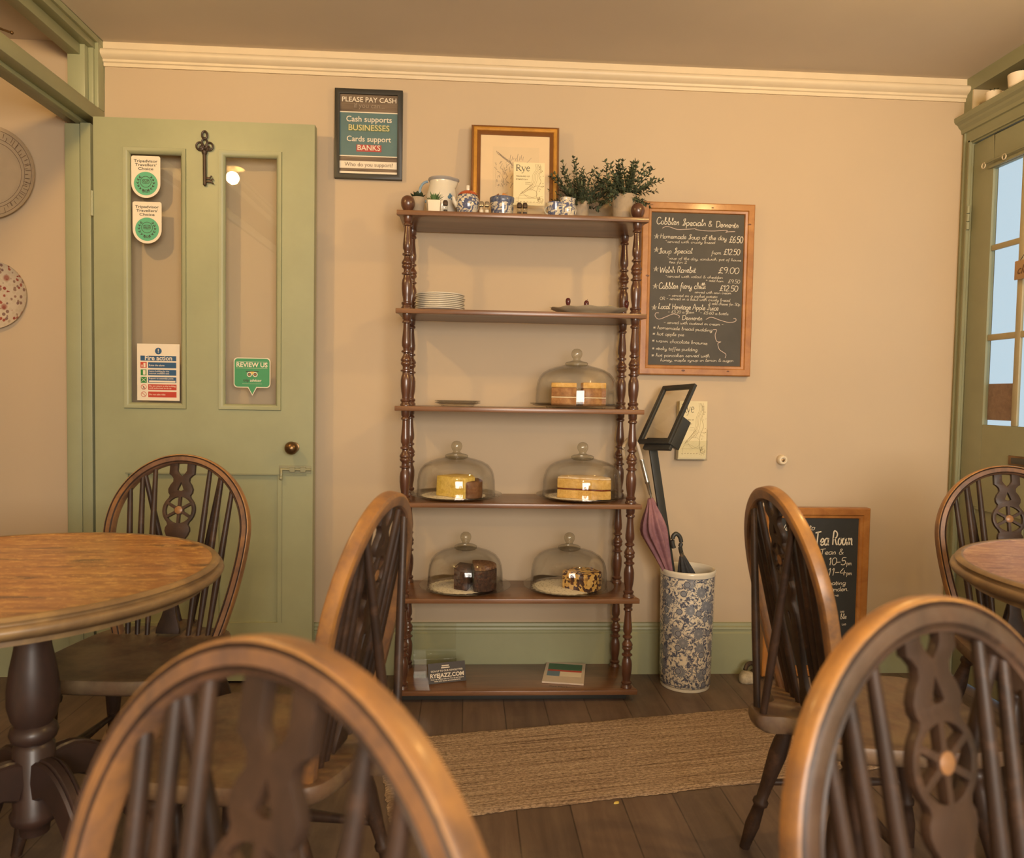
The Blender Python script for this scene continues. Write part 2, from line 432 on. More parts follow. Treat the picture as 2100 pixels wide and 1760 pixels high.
# ------------------------------------------------------------------ glazed street door (door_2) in the right wall
def street_door():
    root = empty('door_2', (XR + .02, -0.48, 0.0)); root['kind'] = 'structure'
    x0, x1 = XR + .006, XR + .026
    ys = -0.065; ye = -0.900; zt = 2.132
    cols = [(-0.181, -0.329), (-0.357, -0.493), (-0.521, -0.657), (-0.685, -0.800)]
    rows = [(1.031, 1.352), (1.376, 1.694), (1.716, 2.006)]
    mb = MB()
    mb.box(x0, x1, cols[0][0], ys, 0.01, zt); mb.box(x0, x1, ye, cols[-1][1], 0.01, zt)
    mb.box(x0, x1, cols[-1][1], cols[0][0], rows[-1][1], zt); mb.box(x0, x1, cols[-1][1], cols[0][0], 0.01, rows[0][0])
    struct('door_leaf', mb, GREEN_SHADED, root, bevel=0.002)
    mb = MB()
    for i in range(3): mb.box(x0 + .004, x1 - .004, cols[i + 1][0], cols[i][1], rows[0][0], rows[-1][1])
    for i in range(2): mb.box(x0 + .0052, x1 - .0052, cols[-1][1], cols[0][0], rows[i][1], rows[i + 1][0])
    struct('glazing_bars', mb, plain('pale_bar_paint', (0.40, 0.34, 0.20, 1), 0.45), root, bevel=0.003)
    mb = MB().box(x1 - .012, x1 - .009, cols[-1][1], cols[0][0], rows[0][0], rows[-1][1])
    struct('glass_pane', mb, PANE, root, smooth=False)
    mb = MB().box(x0 - .010, x0, -0.83, -0.165, 2.008, 2.020)
    mb.tube([(x0 - .016, -0.83, 2.030), (x0 - .016, -0.150, 2.030)], 0.004, 8)
    struct('curtain_rail', mb, GREEN_SHADED, root, bevel=0.002)
    for y in (-0.150, -0.262):
        ring = [(x0 - .018, y + 0.010 * math.cos(a), 2.024 + 0.010 * math.sin(a)) for a in [2 * PI * i / 16 for i in range(16)]]
        struct('curtain_ring', MB().tube(ring, 0.002, 6, closed=True), CREAM, root)
    mb = MB().frame(0, 0, 0, 0, 0, 0, 0)
    mb = MB()
    for a, b in ((-0.16, -0.42), (-0.54, -0.80)):
        for (p, q, r, t) in ((a, b, 0.16, 0.168), (a, b, 0.702, 0.71)): mb.box(x0 - .006, x0, q, p, r, t)
        for y in (a, b): mb.box(x0 - .006, x0, y - .004, y + .004, 0.16, 0.71)
    struct('panel_moulding', mb, GREEN_SHADED, root, smooth=False)
    mb = MB().box(x0 - .006, x0 + .001, -0.62, -0.338, 0.890, 0.925)
    struct('letter_plate', mb, BRASS, root, bevel=0.002)
    mb = MB().box(x0 - .008, x0 - .005, -0.60, -0.355, 0.896, 0.918)
    struct('letter_flap', mb, BLACKP, root, bevel=0.001)
    for z in (1.80, 0.35):
        mb = MB()
        for k in range(3): mb.tube([(XR - .006, -0.062, z + k * .032), (XR - .006, -0.062, z + .028 + k * .032)], 0.007, 10)
        struct('door_hinge', mb, GREEN_SHADED, root)
street_door()

# ------------------------------------------------------------------ wheelback Windsor chairs
def windsor_wood(name, k, wear):
    return wood(name, (0.042 * k, 0.026 * k, 0.019 * k, 1), (0.078 * k, 0.042 * k, 0.027 * k, 1), (0.125 * k, 0.064 * k, 0.036 * k, 1), (9, 9, 5), 0.40, 0.08, 0.15,
                wear=wear)
CH_HOOP = windsor_wood('brown_hoop_elm', 1.6, ((0.31, 0.145, 0.048, 1), 7.0, 0.40, 0.68))
CH_RIM = windsor_wood('worn_orange_hoop_rim', 1.7, ((0.38, 0.175, 0.045, 1), 6.0, 0.36, 0.62))
CH_BEAD = windsor_wood('worn_pale_bead', 1.9, ((0.42, 0.21, 0.065, 1), 9.0, 0.36, 0.60))
CH_HOOP_GREYLIT = windsor_wood('daylight_grey_elm', 0.95, ((0.12, 0.080, 0.055, 1), 6.0, 0.45, 0.75))  # hoop wood greyed and darkened, cool daylight painted into its colour
CH_DARK = windsor_wood('dark_chair_elm', 0.50, ((0.11, 0.056, 0.032, 1), 14.0, 0.55, 0.8))
CH_SEAT = windsor_wood('worn_seat_elm', 1.25, ((0.20, 0.14, 0.075, 1), 5.0, 0.40, 0.70))

for m_ in (CH_DARK, CH_SEAT):
    b_ = m_.node_tree.nodes['Principled BSDF']; b_.inputs['Roughness'].default_value = .5; b_.inputs['Coat Weight'].default_value = .05; b_.inputs['Specular IOR Level'].default_value = .35

def curve_mesh(splines, extrude, bevel):
    cu = bpy.data.curves.new('tmp', 'CURVE'); cu.dimensions = '2D'; cu.fill_mode = 'BOTH'
    cu.extrude = extrude; cu.bevel_depth = bevel; cu.bevel_resolution = 1
    for s in splines:
        sp = cu.splines.new('POLY'); sp.points.add(len(s) - 1); sp.use_cyclic_u = True
        for p, (x, y) in zip(sp.points, s): p.co = (x, y, 0, 1)
    ob = bpy.data.objects.new('tmp', cu); C.objects.link(ob)
    dg = bpy.context.evaluated_depsgraph_get(); dg.update()
    me = bpy.data.meshes.new_from_object(ob.evaluated_get(dg))
    vs = [tuple(v.co) for v in me.vertices]; fs = [tuple(p.vertices) for p in me.polygons]
    bpy.data.objects.remove(ob); bpy.data.curves.remove(cu); bpy.data.meshes.remove(me)
    return vs, fs
def smooth_poly(P, n=4, closed=True):
    out = []; m = len(P)
    rng = range(m) if closed else range(m - 1)
    g = (lambda i: P[i % m]) if closed else (lambda i: P[max(0, min(m - 1, i))])
    for i in rng:
        p0, p1, p2, p3 = g(i - 1), g(i), g(i + 1), g(i + 2)
        for k in range(n):
            t = k / n
            out.append(tuple(0.5 * ((2 * b) + (-a + c) * t + (2 * a - 5 * b + 4 * c - d) * t * t + (-a + 3 * b - 3 * c + d) * t ** 3) for a, b, c, d in zip(p0, p1, p2, p3)))
    if not closed: out.append(tuple(P[-1]))
    return out
def splat_splines():
    right = [(.036, .492), (.036, .446), (.030, .442), (.023, .434), (.0225, .424), (.030, .414), (.035, .402), (.034, .392), (.029, .384)]
    cz, ro = .342, .0465
    a0 = math.atan2(.384 - cz, .029)
    arc = [(ro * math.cos(a0 - (a0 * 2) * i / 14), cz + ro * math.sin(a0 - (a0 * 2) * i / 14)) for i in range(15)]
    low = [(.029, .300), (.034, .292), (.035, .282), (.030, .270), (.023, .260), (.0225, .250), (.027, .240), (.030, .226), (.030, .205), (.029, .18), (.022, .145), (.0165, .11), (.0145, .085), (.016, .06), (.021, .04), (.028, .022), (.032, .006), (.032, -.004)]
    R_ = right + arc[1:-1] + low
    outer = R_ + [(-x, y) for x, y in reversed(R_)]
    H = []
    slot = [(.0145, .487), (.0145, .456), (.010, .448), (.0, .438), (-.010, .448), (-.0145, .456), (-.0145, .487)]
    H.append(slot)
    H.append([(0, .425), (.010, .400), (.004, .397), (-.004, .397), (-.010, .400)])
    H.append([(0, .190), (.009, .222), (.004, .227), (-.004, .227), (-.009, .222)])
    for k in range(6):
        a = PI / 6 + k * PI / 3 + PI / 6 - PI / 6
        c0 = a - PI / 6; h = []
        r0, r1, w = .0125, .0385, .0032
        for r, rev in ((r1, False), (r0, True)):
            da = math.asin(w / r)
            pts = [(r * math.cos(t), cz + r * math.sin(t)) for t in [c0 + da + (PI / 3 - 2 * da) * i / 6 for i in range(7)]]
            h += reversed(pts) if rev else pts
        # spokes stand upright: rotate by 30 degrees
        ca, sa = math.cos(PI / 6), math.sin(PI / 6)
        h = [(x * ca - (y - cz) * sa, cz + x * sa + (y - cz) * ca) for x, y in h]
        H.append(h)
    return [outer] + H
SPLAT = curve_mesh(splat_splines(), 0.0052, 0.0006)

def make_chair(x, y, rz, label, rake=.21, hoop_h=.505, hoop_m=None, foot=.155, wid=.1965, pa=1.0, pb=1.0):
    hm = hoop_m or CH_HOOP
    t = thing('windsor_chair', (x, y, 0), label, 'chair', 'wheelback windsor chairs round the tables', rz)
    K = dict(parent=t, shift=False)
    ys, zs, hv, W = .152, .43, .28, wid
    Hh = hoop_h - .0145
    HM = Matrix.Translation((0, ys, zs)) @ Matrix.Rotation(PI / 2 - rake, 4, 'X')   # hoop plane: local x across, local y up the back
    def hw(v):                                         # half width of hoop centreline at height v
        if v >= hv: return W * math.sqrt(max(0, 1 - ((v - hv) / (Hh - hv)) ** 2))
        return W - (W - foot + .012) * (1 - v / hv) ** 1.6
    low = [(hw(v), v) for v in [(-.012 + (hv + .012) * i / 12) for i in range(12)]]
    top = [(W * math.cos(a), hv + (Hh - hv) * math.sin(a)) for a in [PI * i / 40 for i in range(41)]]
    path = low + top + [(-a, b) for a, b in reversed(low)]
    g = .0025
    prof = [(-.0130, -.011), (-.010, -.014), (.008, -.014), (.0135, -.010), (.0142, .000), (.0135, .010), (.0115, .0135), (.0100, .0140), (.0082, .0140 - g), (.0060, .0140), (-.0055, .0145), (-.0080, .0145 - g), (-.0100, .0140), (-.0130, .010)]
    prof = [(a * pa, b * pb) for a, b in prof]
    mslot = [0, 0, 1, 1, 1, 1, 2, 3, 3, 0, 3, 3, 0, 0]
    mb = MB().push(HM)
    mb.sweep([(a, b, 0) for a, b in path], prof, up=(0, 0, 1))
    mb.pop(); ho = finish('hoop', mb, [hm, CH_RIM, CH_BEAD, CH_DARK], angle=42, **K)
    m_ = len(prof)
    if len(ho.data.polygons) == (len(path) - 1) * m_ + 2:
        for i_, p_ in enumerate(ho.data.polygons): p_.material_index = mslot[i_ % m_] if i_ < (len(path) - 1) * m_ else 0
    else: print('hoop faces', len(ho.data.polygons))
    # splat
    vs, fs = SPLAT
    mb = MB().push(HM).add(vs, fs); mb.pop()
    spl = finish('wheel_splat', mb, CH_DARK, angle=40, **K)
    mb = MB().push(HM @ Matrix.Translation((0, .342, 0))).lathe([(.011, -.007), (.011, .007), (.007, .009), (0, .0095)], 16)
    mb.pop(); finish('wheel_boss', mb, CH_HOOP, parent=spl, shift=False)
    # spindles
    def pt(u, v, d=0): return HM @ Vector((u, v, d))
    for s in (-1, 1):
        for ub, ut in ((.058, .080), (.086, .116), (.113, .149)):
            vt = hv + (Hh - hv) * math.sqrt(1 - (ut / W) ** 2) - .012
            mb = MB().lathe_axis(pt(s * ub, -.012), pt(s * ut, vt), [(.0065, 0), (.0092, .3), (.0095, .45), (.0072, .9), (.0065, 1)], 10)
            finish('spindle', mb, CH_DARK, **K)
        vt = hv + (Hh - hv) * math.sqrt(1 - (.112 / W) ** 2) - .008
        mb = MB().lathe_axis((s * .016, .262, .418), pt(s * .112, vt, -.004), [(.0075, 0), (.0095, .4), (.007, 1)], 10)
        finish('brace', mb, CH_DARK, **K)
    # saddle seat
    half = [(0, -.222), (.07, -.221), (.13, -.212), (.178, -.190), (.203, -.150), (.209, -.08), (.204, 0), (.195, .08), (.182, .145), (.155, .186), (.10, .203), (.060, .210), (.042, .226), (.038, .262), (.028, .278), (0, .281)]
    full = smooth_poly(half + [(-a, b) for a, b in reversed(half[1:-1])], 3)
    def inside(s_): return [(a * s_, b * s_ - (1 - s_) * 0.01) for a, b in full]
    rings = [(0.94, .392), (0.985, .400), (1.0, .412), (0.998, .424), (0.985, .430), (0.93, .430), (0.84, .4265), (0.68, .421), (0.48, .418), (0.25, .4175), (0.05, .4175)]
    mb = MB(); n = len(full); vs = []; fs = []
    for s_, z in rings:
        vs += [(a, b, z) for a, b in inside(s_)]
    for j in range(len(rings) - 1):
        for i in range(n):
            k = (i + 1) % n; fs.append((j * n + i, j * n + k, (j + 1) * n + k, (j + 1) * n + i))
    fs.append(tuple(reversed(range(n)))); fs.append(tuple((len(rings) - 1) * n + i for i in range(n)))
    mb.add(vs, fs); finish('seat', mb, CH_SEAT, angle=50, **K)
    # turned legs and stretchers
    LP = [(.013, 0), (.017, .03), (.018, .07), (.013, .085), (.018, .10), (.018, .125), (.013, .14), (.015, .18), (.0205, .28), (.0215, .36), (.019, .45), (.015, .58), (.0135, .66), (.0185, .675), (.0185, .695), (.0135, .71), (.015, .76), (.0175, .84), (.014, .93), (.012, 1)]
    ends = {}
    for sx, sy in ((-1, -1), (1, -1), (-1, 1), (1, 1)):
        a = Vector((sx * .135, sy * .125 - .005, .398)); b = Vector((sx * .195, (-.205 if sy < 0 else .215), 0.0))
        ends[(sx, sy)] = (a, b)
        finish('leg', MB().lathe_axis(a, b, LP, 14), CH_DARK, angle=60, **K)
    mids = []
    for sx in (-1, 1):
        a = ends[(sx, -1)][0].lerp(ends[(sx, -1)][1], .55); b = ends[(sx, 1)][0].lerp(ends[(sx, 1)][1], .55)
        mids.append(a.lerp(b, .5))
        finish('stretcher', MB().lathe_axis(a, b, [(.007, 0), (.009, .2), (.014, .5), (.009, .8), (.007, 1)], 12), CH_DARK, **K)
    finish('stretcher', MB().lathe_axis(mids[0], mids[1], [(.007, 0), (.009, .2), (.014, .5), (.009, .8), (.007, 1)], 12), CH_DARK, **K)
    return t
make_chair(-.843, -.985, -.08, 'wheelback windsor chair against the green door, behind the left round table')
make_chair(-.388, -1.498, 4.492, 'wheelback windsor chair seen edge-on between the green door and the tiered shelf unit', rake=.20)
make_chair(-.260, -2.659, 5.658, 'large close-up brown windsor chair back at the bottom left of the photo', rake=.168, hoop_h=.517, wid=.203)
make_chair(1.600, -1.025, -.183, 'windsor chair at the far right, partly hidden behind the right round table')
make_chair(.547, -2.505, .400, 'close-up grey-lit windsor chair back at the bottom right of the photo', rake=.19, hoop_h=.496, hoop_m=CH_HOOP_GREYLIT, foot=.158, wid=.192, pa=1.3, pb=.85)
make_chair(.916, -1.393, 1.555, 'windsor chair seen edge-on in front of the floor chalkboard')

# ------------------------------------------------------------------ round pedestal tables
def table_top_mat(name, base, light, pale, streak):
    m, nt, bs = newmat(name)
    v = coords(nt, (0.7, 15, 15)); n = noise(nt, v, 2.1, 7, 0.62, 0.4)
    col = ramp(nt, n, [(0.30, base), (0.52, light), (0.75, pale)])
    v2 = coords(nt, (3.2, 11, 1)); n2 = noise(nt, v2, 1.5, 4, 0.55, 0.4)
    mx = N(nt, 'ShaderNodeMixRGB', blend_type='MULTIPLY')
    nt.links.new(ramp(nt, n2, [(0.585, (0, 0, 0, 1)), (0.66, (0.95, 0.95, 0.95, 1))]), mx.inputs[0])
    nt.links.new(col, mx.inputs[1]); mx.inputs[2].default_value = streak
    v3 = coords(nt, (4, 10, 1)); n3 = noise(nt, v3, 6.0, 8, 0.9)
    # worn varnish towards the rim
    tc = N(nt, 'ShaderNodeTexCoord'); ln = N(nt, 'ShaderNodeVectorMath', operation='LENGTH'); nt.links.new(tc.outputs['Object'], ln.inputs[0])
    mr = N(nt, 'ShaderNodeMapRange'); mr.inputs[1].default_value = 0.24; mr.inputs[2].default_value = 0.40; nt.links.new(ln.outputs['Value'], mr.inputs[0])
    mu = N(nt, 'ShaderNodeMath', operation='MULTIPLY'); nt.links.new(mr.outputs[0], mu.inputs[0])
    nt.links.new(ramp(nt, n3, [(0.525, (0, 0, 0, 1)), (0.56, (0.95, 0.95, 0.95, 1))]), mu.inputs[1])
    m2 = N(nt, 'ShaderNodeMixRGB'); nt.links.new(mu.outputs[0], m2.inputs[0]); nt.links.new(mx.outputs[0], m2.inputs[1]); m2.inputs[2].default_value = pale
    nt.links.new(m2.outputs[0], bs.inputs['Base Color'])
    bs.inputs['Roughness'].default_value = 0.34; bs.inputs['Coat Weight'].default_value = 0.25; bs.inputs['Coat Roughness'].default_value = 0.2
    bump(nt, bs, n, 0.04)
    return m
TT = table_top_mat('worn_orange_pine', (0.18, 0.062, 0.014, 1), (0.34, 0.140, 0.030, 1), (0.56, 0.31, 0.085, 1), (0.32, 0.30, 0.27, 1))
TT2 = table_top_mat('polished_pink_pine', (0.24, 0.105, 0.06, 1), (0.36, 0.175, 0.10, 1), (0.56, 0.34, 0.19, 1), (0.5, 0.42, 0.38, 1))
RIM = wood('dull_table_rim', (0.13, 0.080, 0.042, 1), (0.20, 0.125, 0.058, 1), (0.34, 0.215, 0.085, 1), (7, 7, 7), 0.4, 0.06)
PED = wood('dark_pedestal', (0.028, 0.018, 0.015, 1), (0.042, 0.023, 0.018, 1), (0.068, 0.032, 0.023, 1), (6, 6, 3), 0.42, 0.05, 0.12)
def pedestal_table(x, y, r, px, label, topm, rz, h=.730):
    t = thing('pedestal_table', (x, y, 0), label, 'table')
    top = MB().lathe([(0.0, h - .003), (r * .5, h - .003), (r - .028, h - .003), (r - .022, h - .0015)], 96, (0, 0, 0), cap=False)
    o = finish('tabletop', top, topm, t, shift=False, angle=60); o.rotation_euler = (0, 0, rz); o.location = (0, 0, 0)
    dh = h - .730
    rim = MB().lathe([(a, b + dh) for a, b in [(r - .022, .7285), (r - .018, .7305), (r - .010, .729), (r - .0050, .7240), (r - .0100, .7195), (r - .0095, .7165), (r + .002, .7135), (r + .0045, .706), (r + .001, .699), (r - .006, .695), (r - .012, .690), (r - .030, .688), (r - .030, .676), (r - .06, .672), (0.0, .672)]], 96, cap=False)
    finish('table_rim', rim, RIM, t, shift=False, angle=60)
    P = lambda mb: mb.push(Matrix.Translation((px, 0, 0)))
    mb = P(MB()).lathe([(a, b + dh * (b / .672)) for a, b in [(.0, .672), (.085, .672), (.082, .655), (.060, .640), (.045, .630), (.045, .612), (.036, .604), (.033, .590), (.036, .560), (.044, .520), (.050, .475), (.050, .440), (.043, .410), (.036, .398), (.044, .390), (.047, .378), (.043, .366), (.033, .358), (.040, .350), (.041, .215), (.047, .205), (.044, .190), (.030, .180), (.028, .16), (0, .155)]], 32)
    mb.pop(); finish('pedestal', mb, PED, t, shift=False, angle=50)
    for k in range(4):
        a = rz + .92 + k * PI / 2
        mb = P(MB()).push(Matrix.Rotation(a, 4, 'Z'))
        path = [(.030, 0, .290), (.075, 0, .300), (.125, 0, .275), (.175, 0, .215), (.215, 0, .140), (.255, 0, .070), (.30, 0, .036), (.335, 0, .020)]
        path = smooth_poly(path, 3, False)
        pr = [(-.022, -.034), (-.013, -.040), (.013, -.040), (.022, -.034), (.020, .026), (.014, .030), (.011, .026), (.007, .032), (-.007, .032), (-.011, .026), (-.014, .030), (-.020, .026)]
        nP = len(path)
        mb.sweep(path, pr, up=(0, 0, 1), scale=[1.15 - .72 * (i / (nP - 1)) for i in range(nP)])
        mb.pop(); mb.pop(); finish('leg', mb, PED, t, shift=False, angle=50)
    return t
pedestal_table(-.972, -1.351, .433, .06, 'round worn orange pine pedestal table cut off by the left edge of the photo', TT, .03)
pedestal_table(1.503, -1.549, .443, .0, 'round polished pinkish pine pedestal table cut off by the right edge of the photo', TT2, -.1, .765)

# ------------------------------------------------------------------ runner rug
def rug_mat():
    m, nt, bs = newmat('woven_jute')
    v = coords(nt, (1.6, 95, 1)); n = noise(nt, v, 1.5, 4, 0.7, 0.2)
    v2 = coords(nt, (70, 150, 1)); n2 = noise(nt, v2, 1.2, 3, 0.8)
    c1 = ramp(nt, n, [(0.36, (0.18, 0.120, 0.082, 1)), (0.46, (0.33, 0.235, 0.160, 1)), (0.7, (0.50, 0.385, 0.27, 1))])
    mx = N(nt, 'ShaderNodeMixRGB', blend_type='MULTIPLY'); mx.inputs[0].default_value = 0.75
    nt.links.new(c1, mx.inputs[1]); nt.links.new(ramp(nt, n2, [(0.36, (0.30, 0.26, 0.22, 1)), (0.6, (1.3, 1.3, 1.3, 1))]), mx.inputs[2])
    nt.links.new(mx.outputs[0], bs.inputs['Base Color']); bs.inputs['Roughness'].default_value = 0.95
    bs.inputs['Specular IOR Level'].default_value = 0.1
    bump(nt, bs, n2, 0.7, 0.004)
    return m
def rug():
    random.seed(3)
    L, Wd = 1.50, .485; nx, ny = 150, 40
    mb = MB(); vs = []; fs = []
    for i in range(nx + 1):
        for j in range(ny + 1):
            u = -L / 2 + L * i / nx; v = -Wd / 2 + Wd * j / ny
            if j in (0, ny): v += random.uniform(-.003, .003) + .003 * math.sin(i * .23) + (.004 if j == 0 and abs(i - 96) < 6 else 0)
            if i in (0, nx): u += random.uniform(-.003, .003)
            z = .0065 + .0012 * math.sin(j * 2.6) + random.uniform(-.0005, .0005)
            if i in (0, nx) or j in (0, ny): z = .0018
            vs.append((u, v, z))
    for i in range(nx):
        for j in range(ny):
            a = i * (ny + 1) + j; fs.append((a, a + ny + 1, a + ny + 2, a + 1))
    mb.add(vs, fs)
    # underside
    mb.box(-L / 2 + .006, L / 2 - .006, -Wd / 2 + .006, Wd / 2 - .006, 0.0002, .002)
    o = finish('runner_rug', mb, rug_mat(), smooth=True, angle=80)
    o.location = (.512, -.703, 0); o.rotation_euler = (0, 0, .176)
    tag(o, 'long brown woven jute runner rug on the floorboards before the shelf unit', 'rug')
rug()

# ------------------------------------------------------------------ tiered shelf unit (whatnot)
ZS = [0.044, 0.380, 0.725, 1.068, 1.411, 1.752]     # shelf tops
FX0, FX1, PY0, PY1 = -.218, .601, -.270, -.050
unit = thing('shelf_unit', (.19, -.16, 0), 'six-tier mahogany shelf unit with turned spindle posts against the back wall', 'shelf unit')
for z in ZS:
    mb = MB()
    poly = [(-.255, -.300), (.637, -.300), (.637, -.285), (.630, -.262), (.630, -.05), (.615, -.024), (-.233, -.024), (-.248, -.05), (-.248, -.262), (-.255, -.285)]
    mb.prism(poly, z - .017, z)
    finish('shelf', mb, SHELFW, unit, bevel=0.0022)
SEG = [(1, .0165), (.947, .0155), (.935, .012), (.920, .0165), (.905, .0165), (.893, .0115), (.85, .0118), (.76, .0145), (.70, .0165), (.655, .0162), (.630, .0118), (.612, .0115), (.600, .0175), (.585, .0175), (.572, .0110), (.555, .0110), (.530, .0160), (.505, .0200), (.490, .0195), (.483, .0165), (.468, .0195), (.452, .0185), (.435, .0130), (.420, .0125), (.402, .0130), (.390, .0195), (.378, .0195), (.366, .0130), (.345, .0135), (.320, .0170), (.280, .0190), (.22, .0190), (.16, .0172), (.11, .0140), (.082, .0138), (.070, .0192), (.052, .0192), (.042, .0160), (.030, .0165), (.020, .0200), (0, .0200)]
for X in (FX0, FX1):
    for Y in (PY0, PY1):
        mb = MB()
        for a, b in zip(ZS[:-1], ZS[1:]):
            z0, z1 = a, b - .017
            mb.lathe([(r, z0 + t * (z1 - z0)) for t, r in reversed(SEG)], 20, (X, Y, 0))
        finish('post', mb, POSTW, unit, angle=50)
    mb = MB().lathe([(.012, 0), (.014, .003), (.019, .010), (.0235, .019), (.0252, .030), (.0240, .040), (.0195, .049), (.0125, .0545), (.004, .0575), (0, .0578)], 28, (X, PY0, ZS[-1]))
    finish('finial', mb, POSTW, unit, angle=60)
mb = MB().box(-.222, .602, -.268, -.045, 0, .027)
finish('plinth', mb, BLACKP, unit, bevel=0.002)

# ------------------------------------------------------------------ dinner plates
PL = wood('white_plate_glaze', (0.66, 0.60, 0.48, 1), (0.72, 0.66, 0.54, 1), (0.78, 0.72, 0.60, 1), (2, 2, 2), 0.22, 0.0, 0.3)
words = ['topmost', 'second from the top', 'third from the top', 'fourth from the top', 'middle one', 'fourth from the bottom', 'third from the bottom', 'second from the bottom', 'lowest']
base = MB().lathe([(0, .001), (.042, .001), (.044, 0), (.047, 0), (.048, .002), (.070, .0050), (.0885, .0100), (.0908, .0108), (.0914, .0125), (.0905, .0138), (.0885, .0136), (.069, .0080), (.050, .0045), (0, .004)], 48, cap=False)
first = None
for k in range(9):
    j = 8 - k
    if first is None:
        o = finish('dinner_plate', base, PL, angle=60); first = o
    else:
        o = first.copy(); C.objects.link(o)
    o.location = (-.106 + [.0, .002, -.001, .001, -.002, .0015, .003, -.001, .001][k], -.160, 1.4112 + k * .0066)
    tag(o, 'white dinner plate, %s of the stack on the second shelf down' % words[j], 'plate', 'stacked dinner plates')

# ------------------------------------------------------------------ scalloped dish with fruit
def wob(a, r, z):
    k = max(0, (r - .07) / .08)
    return r * (1 + .02 * k * math.cos(11 * a)) , z + .0022 * k * math.cos(11 * a)
mb = MB().push(Matrix.Translation((.450, -.165, 1.4112)) @ Matrix.Diagonal((1, .82, 1, 1)))
mb.lathe([(0, .003), (.060, .003), (.062, 0), (.070, 0), (.074, .004), (.110, .012), (.142, .024), (.146, .0265), (.143, .0275), (.108, .016), (.07, .0075), (0, .007)], 72, cap=False, wob=wob)
mb.pop()
d = finish('scalloped_dish', mb, plain('olive_glaze', (0.62, 0.53, 0.36, 1), 0.25, var=0.1, scale=18, coat=.3), angle=60)
tag(d, 'shallow scalloped serving dish on the second shelf down', 'dish')
CHERRY = plain('dark_cherry', (0.085, 0.018, 0.020, 1), 0.2, var=.2)
for (x, y, z, lab) in ((.365, -.205, 1.4475, 'tall dark red berry at the left end of the scalloped dish'), (.433, -.205, 1.4440, 'squat dark red berry near the middle of the scalloped dish'), (.586, -.185, 1.4500, 'glossy dark red berry at the right end of the scalloped dish')):
    t = thing('berry', (x, y, z), lab, 'berry', 'berries on the scalloped dish')
    mb = MB().lathe([(0, -.012), (.004, -.012), (.0055, -.006), (.008, .0), (.0095, .008), (.0088, .016), (.005, .021), (0, .022)], 16, (x, y, z + (.004 if x < .4 else 0)))
    finish('flesh', mb, CHERRY, t)
    mb = MB().tube([(x, y, z + .020), (x + .004, y, z + .026)], .0008, 5); finish('stalk', mb, IRON, t)
YEL = plain('lemon_yellow', (0.72, 0.52, 0.10, 1), 0.5)
mb = MB().push(Matrix.Translation((.525, -.20, 1.4375)) @ Matrix.Rotation(.35, 4, 'Y')).lathe([(0, 0), (.011, 0), (.0135, .004), (.011, .010), (.004, .012), (0, .012)], 18); mb.pop()
tag(finish('lemon_slice', mb, YEL), 'small pale yellow fruit slice on the scalloped dish', 'fruit')
LEAFD = plain('dry_leaf', (0.22, 0.16, 0.06, 1), 0.6)
mb = MB()
for (x, y, a, s_) in ((.335, -.185, 2.9, .035), (.475, -.19, .2, .035), (.505, -.185, 3.0, .03), (.345, -.16, 2.4, .03)):
    L_ = [(0, 0, 0), (s_ * .35, s_ * .18, .003), (s_ * .7, s_ * .14, .005), (s_, 0, .0075), (s_ * .7, -s_ * .14, .005), (s_ * .35, -s_ * .18, .003)]
    M = Matrix.Translation((x, y, 1.434)) @ Matrix.Rotation(a, 4, 'Z')
    mb.push(M).add([(p[0], p[1], p[2]) for p in L_] + [(p[0], p[1], p[2] - .0012) for p in L_], [(0, 1, 2, 3, 4, 5), (11, 10, 9, 8, 7, 6)] + [(i, 6 + i, 6 + (i + 1) % 6, (i + 1) % 6) for i in range(6)]); mb.pop()
tag(finish('leaf_garnish', mb, LEAFD), 'dry brown leaf garnish lying on the scalloped dish', 'garnish')

# ------------------------------------------------------------------ glass cake domes, their plates, doilies and cakes
def dome_set(x, y, z, where, k=1.0, r=.150):
    pl = MB().lathe([(0, .004), (.10, .004), (.102, 0), (.110, 0), (.112, .005), (.150, .008), (.168, .0135), (.1725, .0155), (.172, .0185), (.167, .0175), (.150, .0125), (.112, .0095), (0, .0095)], 64, (0, 0, 0), cap=False)
    o = finish('cake_plate', pl, GLASS, angle=60); o.location = (x, y, z)
    tag(o, 'clear glass cake plate under the dome %s' % where, 'cake plate', 'glass cake plates')
    t = thing('cake_dome', (x, y, z + .0125), 'clear glass cake dome with ball knob %s' % where, 'cake dome', 'glass cake domes')
    q = r / .150
    prof_o = [(.1485, 0), (.1500, .003), (.1490, .008), (.1482, .03), (.1470, .055), (.1435, .078), (.1360, .098), (.1220, .115), (.1010, .127), (.0780, .1345), (.058, .139), (.046, .143)]
    prof_i = [(rr - .0032, zz - .0026) for rr, zz in prof_o[1:]]
    full = [(a * q, b * k) for a, b in [(.1455, 0)] + prof_o] + [(a * q, b * k) for a, b in reversed(prof_i)]
    mb = MB().lathe(full + [full[0]], 72, (x, y, z + .0125), cap=False)
    # close the crown
    mb.lathe([(.046 * q, .143 * k), (0, .1445 * k)], 72, (x, y, z + .0125), cap=False)
    finish('bell', mb, GLASS, t, angle=60)
    mb = MB().lathe([(0, .1435), (.030, .143), (.038, .146), (.0420, .151), (.0425, .157), (.036, .161), (.020, .164), (.0135, .168), (.0130, .173), (.0165, .177), (.0200, .186), (.0205, .194), (.0175, .203), (.0100, .209), (0, .211)], 40, (x, y, z + .0125 + (k - 1) * .143 - .006), cap=False)
    finish('knob', mb, KNOBG, t, angle=60)
KNOBG = glass('thick_glass', (0.90, 0.89, 0.83, 1), 0.40, 0.03, 0.05, 0.5)
